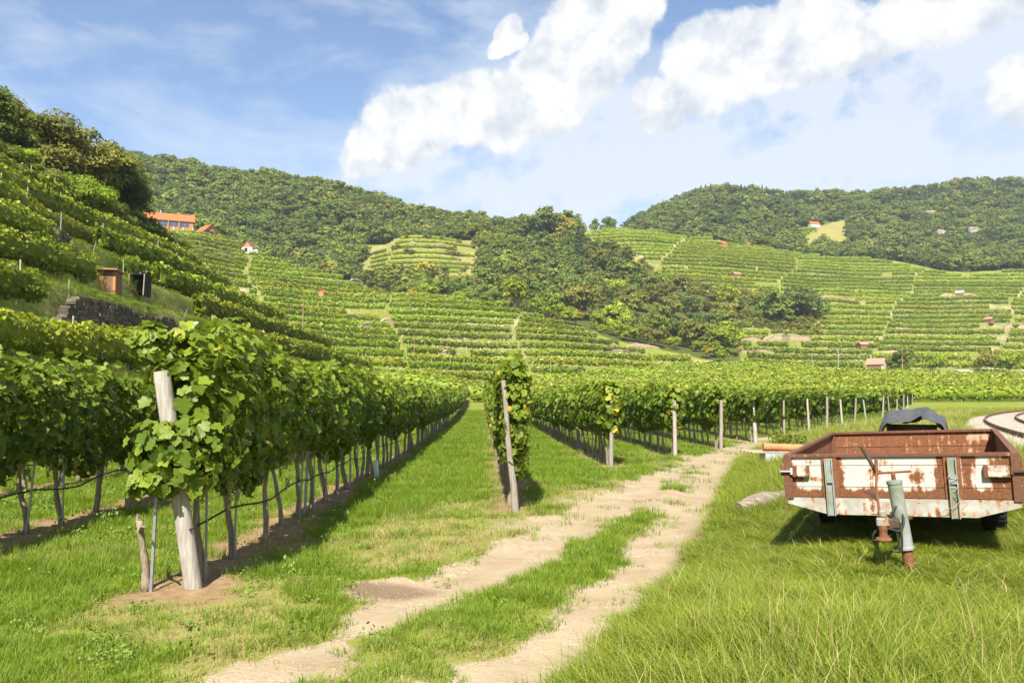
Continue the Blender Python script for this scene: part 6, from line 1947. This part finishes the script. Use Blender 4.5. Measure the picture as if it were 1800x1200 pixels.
def course_wall(path, h, name, label):
    """dry wall of single stones laid in courses"""
    seg = np.linalg.norm(np.diff(path, axis=0), axis=1); cum = np.concatenate([[0], np.cumsum(seg)])
    mb = MB(); z = -0.4
    while z < h:
        ch = rng.uniform(0.10, 0.19); s = rng.uniform(0, 0.2)
        while s < cum[-1]:
            ln = rng.uniform(0.18, 0.5)
            e = min(1.0, s / 1.5 + 0.3, (cum[-1] - s) / 3.0 + 0.15)
            top = h * e * (0.9 + 0.14 * float(vn(np.array([s / 3.0]), np.array([0.5]), 85)[0]))
            if z < top:
                p = [float(np.interp(s + ln / 2, cum, path[:, k])) for k in range(3)]
                q = [float(np.interp(min(s + ln, cum[-1]), cum, path[:, k]) - np.interp(s, cum, path[:, k])) for k in range(2)]
                M = Matrix.Translation((p[0], p[1], p[2] + z)) @ Matrix.Rotation(math.atan2(q[1], q[0]) + rng.normal() * 0.06, 4, 'Z') @ Matrix.Rotation(rng.normal() * 0.04, 4, 'Y')
                dd = rng.uniform(-0.05, 0.05) + 0.08 * z
                mb.box((-ln / 2 + 0.008, -0.25 + dd, 0.006), (ln / 2 - 0.008, 0.25 + dd, ch - 0.006), M=M, m=int(rng.integers(2)))
            s += ln
        z += ch
    o = mb.obj(name, [M_WALL, M_WALL2])
    tag(o, label, 'stone wall', 'terrace walls', 'thing')
M_WALL2 = simple_mat('lighter_dry_stone', (0.07, 0.055, 0.04), (0.20, 0.165, 0.125), 4.5, bstr=0.8)
def walls():
    def at_line(px0, px1, py0, py1, Yr, n=12):
        pts = [place(a, b, *Yr) for a, b in zip(np.linspace(px0, px1, n), np.linspace(py0, py1, n))]
        p = np.array(pts); p[:, 1] = np.convolve(np.pad(p[:, 1], 2, mode='edge'), np.ones(5) / 5, 'valid')
        p[:, 0] = [q / 1 for q in p[:, 0]]
        p[:, 2] = land(p[:, 0], p[:, 1])
        return p
    # near slope
    X = SL_X + 2.86 * ST_L / SL_K
    ys = np.linspace(36.5, 51, 20); Xs = np.full(20, X)
    for it in range(6): Xs = Xs - (slope_plane(-Xs, ys)[0] - 2.84 * ST_L) / SL_K * 0.8
    p = np.stack([-Xs + 0.45, ys, np.full(20, 2.05 * ST_L)], -1)
    course_wall(p, 1.6, 'dry_stone_wall', 'dark dry stone wall on the near slope, half hidden by vine leaves')
    p = at_line(82, 135, 432, 448, (40, 75), 8)
    course_wall(p, 1.4, 'dry_stone_wall', 'curved dark stone wall beside the steps high on the near slope')
    far = [(1302, 1436, 600, 598, (230, 345), 2.6, 'tall pale terrace wall below the right end of the gully wood'),
           (1305, 1440, 622, 616, (225, 345), 1.2, 'second pale wall below the tall one by the gully wood'),
           (598, 655, 501, 499, (150, 300), 1.8, 'pale wall under the red-brown hut'),
           (628, 716, 577, 571, (130, 300), 1.5, 'pale sloping wall in the left of the middle terraces'),
           (940, 1010, 597, 600, (130, 300), 1.3, 'thin pale wall near the lower edge of the gully wood'),
           (1072, 1160, 612, 613, (130, 300), 1.5, 'broad pale wall right of the middle terraces'),
           (1040, 1130, 626, 622, (130, 300), 1.2, 'low pale wall under the broad one'),
           (770, 810, 627, 622, (130, 300), 1.4, 'short pale wall low in the middle terraces'),
           (1650, 1720, 522, 522, (240, 470), 1.6, 'pale wall with a dark hut high on the right hillside'),
           (1415, 1545, 527, 526, (240, 470), 1.4, 'long thin pale wall halfway up the right hillside'),
           (376, 430, 451, 449, (150, 320), 1.5, 'ochre wall below the gabled hut'),
           (1765, 1830, 582, 580, (240, 470), 2.2, 'pale wall at the right picture edge on the hillside'),
           (708, 800, 436, 436, (340, 440), 1.3, 'pale wall on the straw-coloured hump'),
           (1210, 1260, 640, 640, (200, 300), 1.3, 'low pale wall at the foot of the gully'),
           (820, 905, 575, 580, (130, 300), 1.1, 'thin pale wall amid the middle terraces')]
    for (a, b, c, d_, Yr, h, lab) in far:
        wall_mesh(at_line(a, b, c, d_, Yr), h, 0.6, M_WALLP, 'dry_stone_wall', lab, 0.38)
    # steps
    x, y, z = place(76, 437, 40, 75)
    root = empty('stone_steps', (x, y, z - 0.35), (0, 0, R(35)), label='pale stone steps climbing the near slope beside the curved wall', cat='steps')
    for k in range(7):
        mb = MB(); mb.box((-0.5 + 0.02 * (k % 2), 0.28 * k, 0.19 * k - 0.5), (0.4 + 0.03 * (k % 3), 0.28 * k + 0.34, 0.19 * k + 0.14), bev=0.02); mb.obj('step', M_WALLP, root)
    x, y, z = place(313, 582, 30, 60)
    root = empty('stone_steps', (x, y, z - 0.1), (0, 0, R(-50)), label='short white steps at the end of the half hidden stone wall', cat='steps')
    for k in range(5):
        mb = MB(); mb.box((-0.35, 0.24 * k, 0.16 * k - 0.4), (0.35, 0.24 * k + 0.28, 0.16 * k + 0.10), bev=0.02); mb.obj('step', M_WHITE, root)
walls()

# ------------------------------------------------------------------ rock outcrops on the far hill
M_ROCK = simple_mat('rock', (0.15, 0.13, 0.10), (0.32, 0.28, 0.23), 0.25, bstr=0.8, detail=8)
def rock(px, py, wpx, hpx, Yr, lab):
    x, y, z = place(px, py, *Yr)
    bm = bmesh.new(); bmesh.ops.create_icosphere(bm, subdivisions=3, radius=1.0)
    for v in bm.verts:
        c = v.co
        k = 1 + 0.5 * (float(fbm(c.x * 1.8 + px, c.y * 1.8 + c.z * 2.2, 29, 3)) - 0.5) * 2
        v.co = Vector((math.copysign(abs(c.x) ** 0.7, c.x), math.copysign(abs(c.y) ** 0.7, c.y), math.copysign(abs(c.z) ** 0.7, c.z))) * k
    w = wpx / F * y / 2; h = hpx / F * y
    for v in bm.verts: v.co = Vector((v.co.x * w, v.co.y * w * 0.7, v.co.z * h * 0.75))
    me = bpy.data.meshes.new('rock_outcrop'); bm.to_mesh(me); bm.free(); me.materials.append(M_ROCK)
    o = link(bpy.data.objects.new('rock_outcrop', me)); o.location = (x, y - 3, z + 5)
    tag(o, lab, 'rock', 'rocks in the far forest')
rock(1632, 392, 16, 12, (480, 760), 'pale rock outcrop highest in the right forest')
rock(1650, 424, 16, 10, (460, 760), 'grey rock outcrop lower down in the right forest')
rock(1708, 420, 18, 10, (460, 760), 'brownish rock outcrop right of the grey one')
rock(1344, 358, 20, 6, (600, 800), 'flat pale rock near the far hilltop')

# ------------------------------------------------------------------ poles and tall stakes
def pole(px, ptop, pbase, Yr, lab, r0=0.13, mat=None, lean=0.0, arm=False, name='utility_pole', cat='pole'):
    x, y, z = place(px, pbase, *Yr)
    h = (pbase - ptop) / F * y
    mb = MB(); mb.tube([(0, 0, -0.6), (lean * h * 0.5, 0, h * 0.5), (lean * h, 0, h)], [r0, r0 * 0.9, r0 * 0.75], 8)
    if not arm:
        o = mb.obj(name, mat or M_POLE, None, True, 40, loc=(x, y, z)); tag(o, lab, cat, 'poles in the vineyards')
        return
    root = empty(name, (x, y, z), label=lab, cat=cat, group='poles in the vineyards')
    mb.obj('shaft', mat or M_POLE, root, True, 40)
    mb = MB(); mb.tube([(lean * h - 0.7, 0, h - 0.35), (lean * h + 0.7, 0, h - 0.35)], 0.06, 6); mb.obj('crossarm', mat or M_POLE, root)
    for s in (-0.6, 0.6):
        mb = MB(); mb.lathe([(0.05, h - 0.29), (0.07, h - 0.22), (0.04, h - 0.14)], 8, M=Matrix.Translation((lean * h + s, 0, 0))); mb.obj('insulator', M_WHITEP, root)
POLES = [(1430, 623, 660, (205, 260), 'leaning grey pole left of the white hut', 0.13, M_POST, -0.06, True), (1474, 612, 650, (205, 260), 'straight pale pole between leaning pole and white hut', 0.13, M_POSTPALE, 0, True),
         (1587, 612, 657, (205, 260), 'brown pole in front of the dense tree by the white hut', 0.14, None, 0, True), (968, 628, 661, (140, 260), 'brown pole at the foot of the middle terraces', 0.11, None, 0, False),
         (728, 597, 631, (120, 260), 'brown pole low in the left of the middle terraces', 0.10, None, 0, False), (1194, 646, 673, (150, 260), 'short brown pole on the plain below the gully', 0.11, None, 0, False),
         (532, 525, 588, (130, 260), 'tall brown pole in the middle terraces above the near slope', 0.12, None, 0, False), (1297, 598, 625, (200, 330), 'red-brown pole below the tall pale wall', 0.12, None, 0, False),
         (965, 452, 493, (280, 400), 'tall thin brown pole in the gully wood', 0.14, None, 0, False), (1000, 497, 512, (280, 400), 'short pale pole low in the gully wood', 0.12, M_POSTPALE, 0, False),
         (1024, 378, 404, (380, 475), 'pole with crossarm on the saddle skyline', 0.13, None, 0, True), (1368, 402, 416, (480, 600), 'pale pole beside the dark vineyard on the far hill', 0.16, M_POSTPALE, 0, False)]
for (px, a, b, Yr, lab, r0, mt, ln, arm) in POLES: pole(px, a, b, Yr, lab, r0, mt, ln, arm)
def aframe():
    x, y, z = place(940, 450, 300, 460)
    h = 28 / F * y
    root = empty('lattice_pylon', (x, y, z), label='wooden A-frame pylon in the upper gully wood', cat='pylon')
    for s in (-1, 1):
        mb = MB(); mb.tube([(s * 1.1, 0, -0.5), (s * 0.12, 0, h)], [0.16, 0.12], 7); mb.obj('leg', M_POLE, root, True)
    mb = MB(); mb.tube([(-0.75, 0, h * 0.35), (0.75, 0, h * 0.35)], 0.09, 6); mb.obj('brace', M_POLE, root)
    mb = MB(); mb.tube([(-1.2, 0, h * 0.95), (1.2, 0, h * 0.95)], 0.09, 6); mb.obj('crossarm', M_POLE, root)
aframe()
SLOPE_STAKES = [(47, 332, 374, 'white-topped steel stake high on the near slope', 0.05, M_POSTPALE, 0.0), (106, 374, 416, 'tall grey steel stake above the curved stone wall', 0.04, M_STEEL, 0.0),
                (161, 428, 456, 'leaning steel stake left above the plank shed', 0.04, M_STEEL, 0.25), (247, 480, 516, 'grey steel stake right of the dark shelter', 0.045, M_STEEL, -0.05),
                (275, 423, 462, 'thin wooden pole at the slope edge below the long house', 0.05, M_BOARD, 0.05), (200, 548, 570, 'steel stake in front of the half hidden wall', 0.035, M_STEEL, -0.1),
                (318, 545, 572, 'steel stake leaning right beside the short white steps', 0.035, M_STEEL, 0.4), (120, 502, 538, 'pale wooden stake in a vine row left of the half hidden wall', 0.05, M_POST, 0.0),
                (447, 558, 583, 'pale stake on the tail of the near slope', 0.05, M_POSTPALE, 0.0), (455, 550, 583, 'brown stake on the tail of the near slope', 0.05, M_POLE, 0.0)]
for (px, a, b, lab, r0, mt, ln) in SLOPE_STAKES: pole(px, a, b, (22, 125), lab, r0, mt, ln, False, 'vineyard_stake', 'stake')
# white sleeve on a young vine in the near row
p = at(643, 850, 18.3)
mb = MB(); mb.lathe([(0.055, -0.02), (0.055, 0.42)], 12); o = mb.obj('vine_guard', M_WHITEP, None, True, 40, loc=(p[0] + 0.25, 18.3, gz(p[0], 18.3)), rot=(R(3), R(-4), 0)); tag(o, 'white plastic guard sleeve beside a trunk of the nearest vine row', 'vine guard')

# ------------------------------------------------------------------ the air in the valley
def haze():
    m, nt, out = material('haze')
    v = nt.new('ShaderNodeVolumePrincipled')
    v.inputs['Color'].default_value = (0.80, 0.90, 1.0, 1)
    v.inputs['Density'].default_value = 0.00014
    v.inputs['Anisotropy'].default_value = 0.0
    nt.link(v.outputs[0], out.inputs['Volume'])
    mb = MB(); mb.box((-2500, -450, -3.5), (2500, 1600, 330))
    o = mb.obj('haze', m); tag(o, kind='stuff', label='thin bluish summer haze in the valley air')
haze()
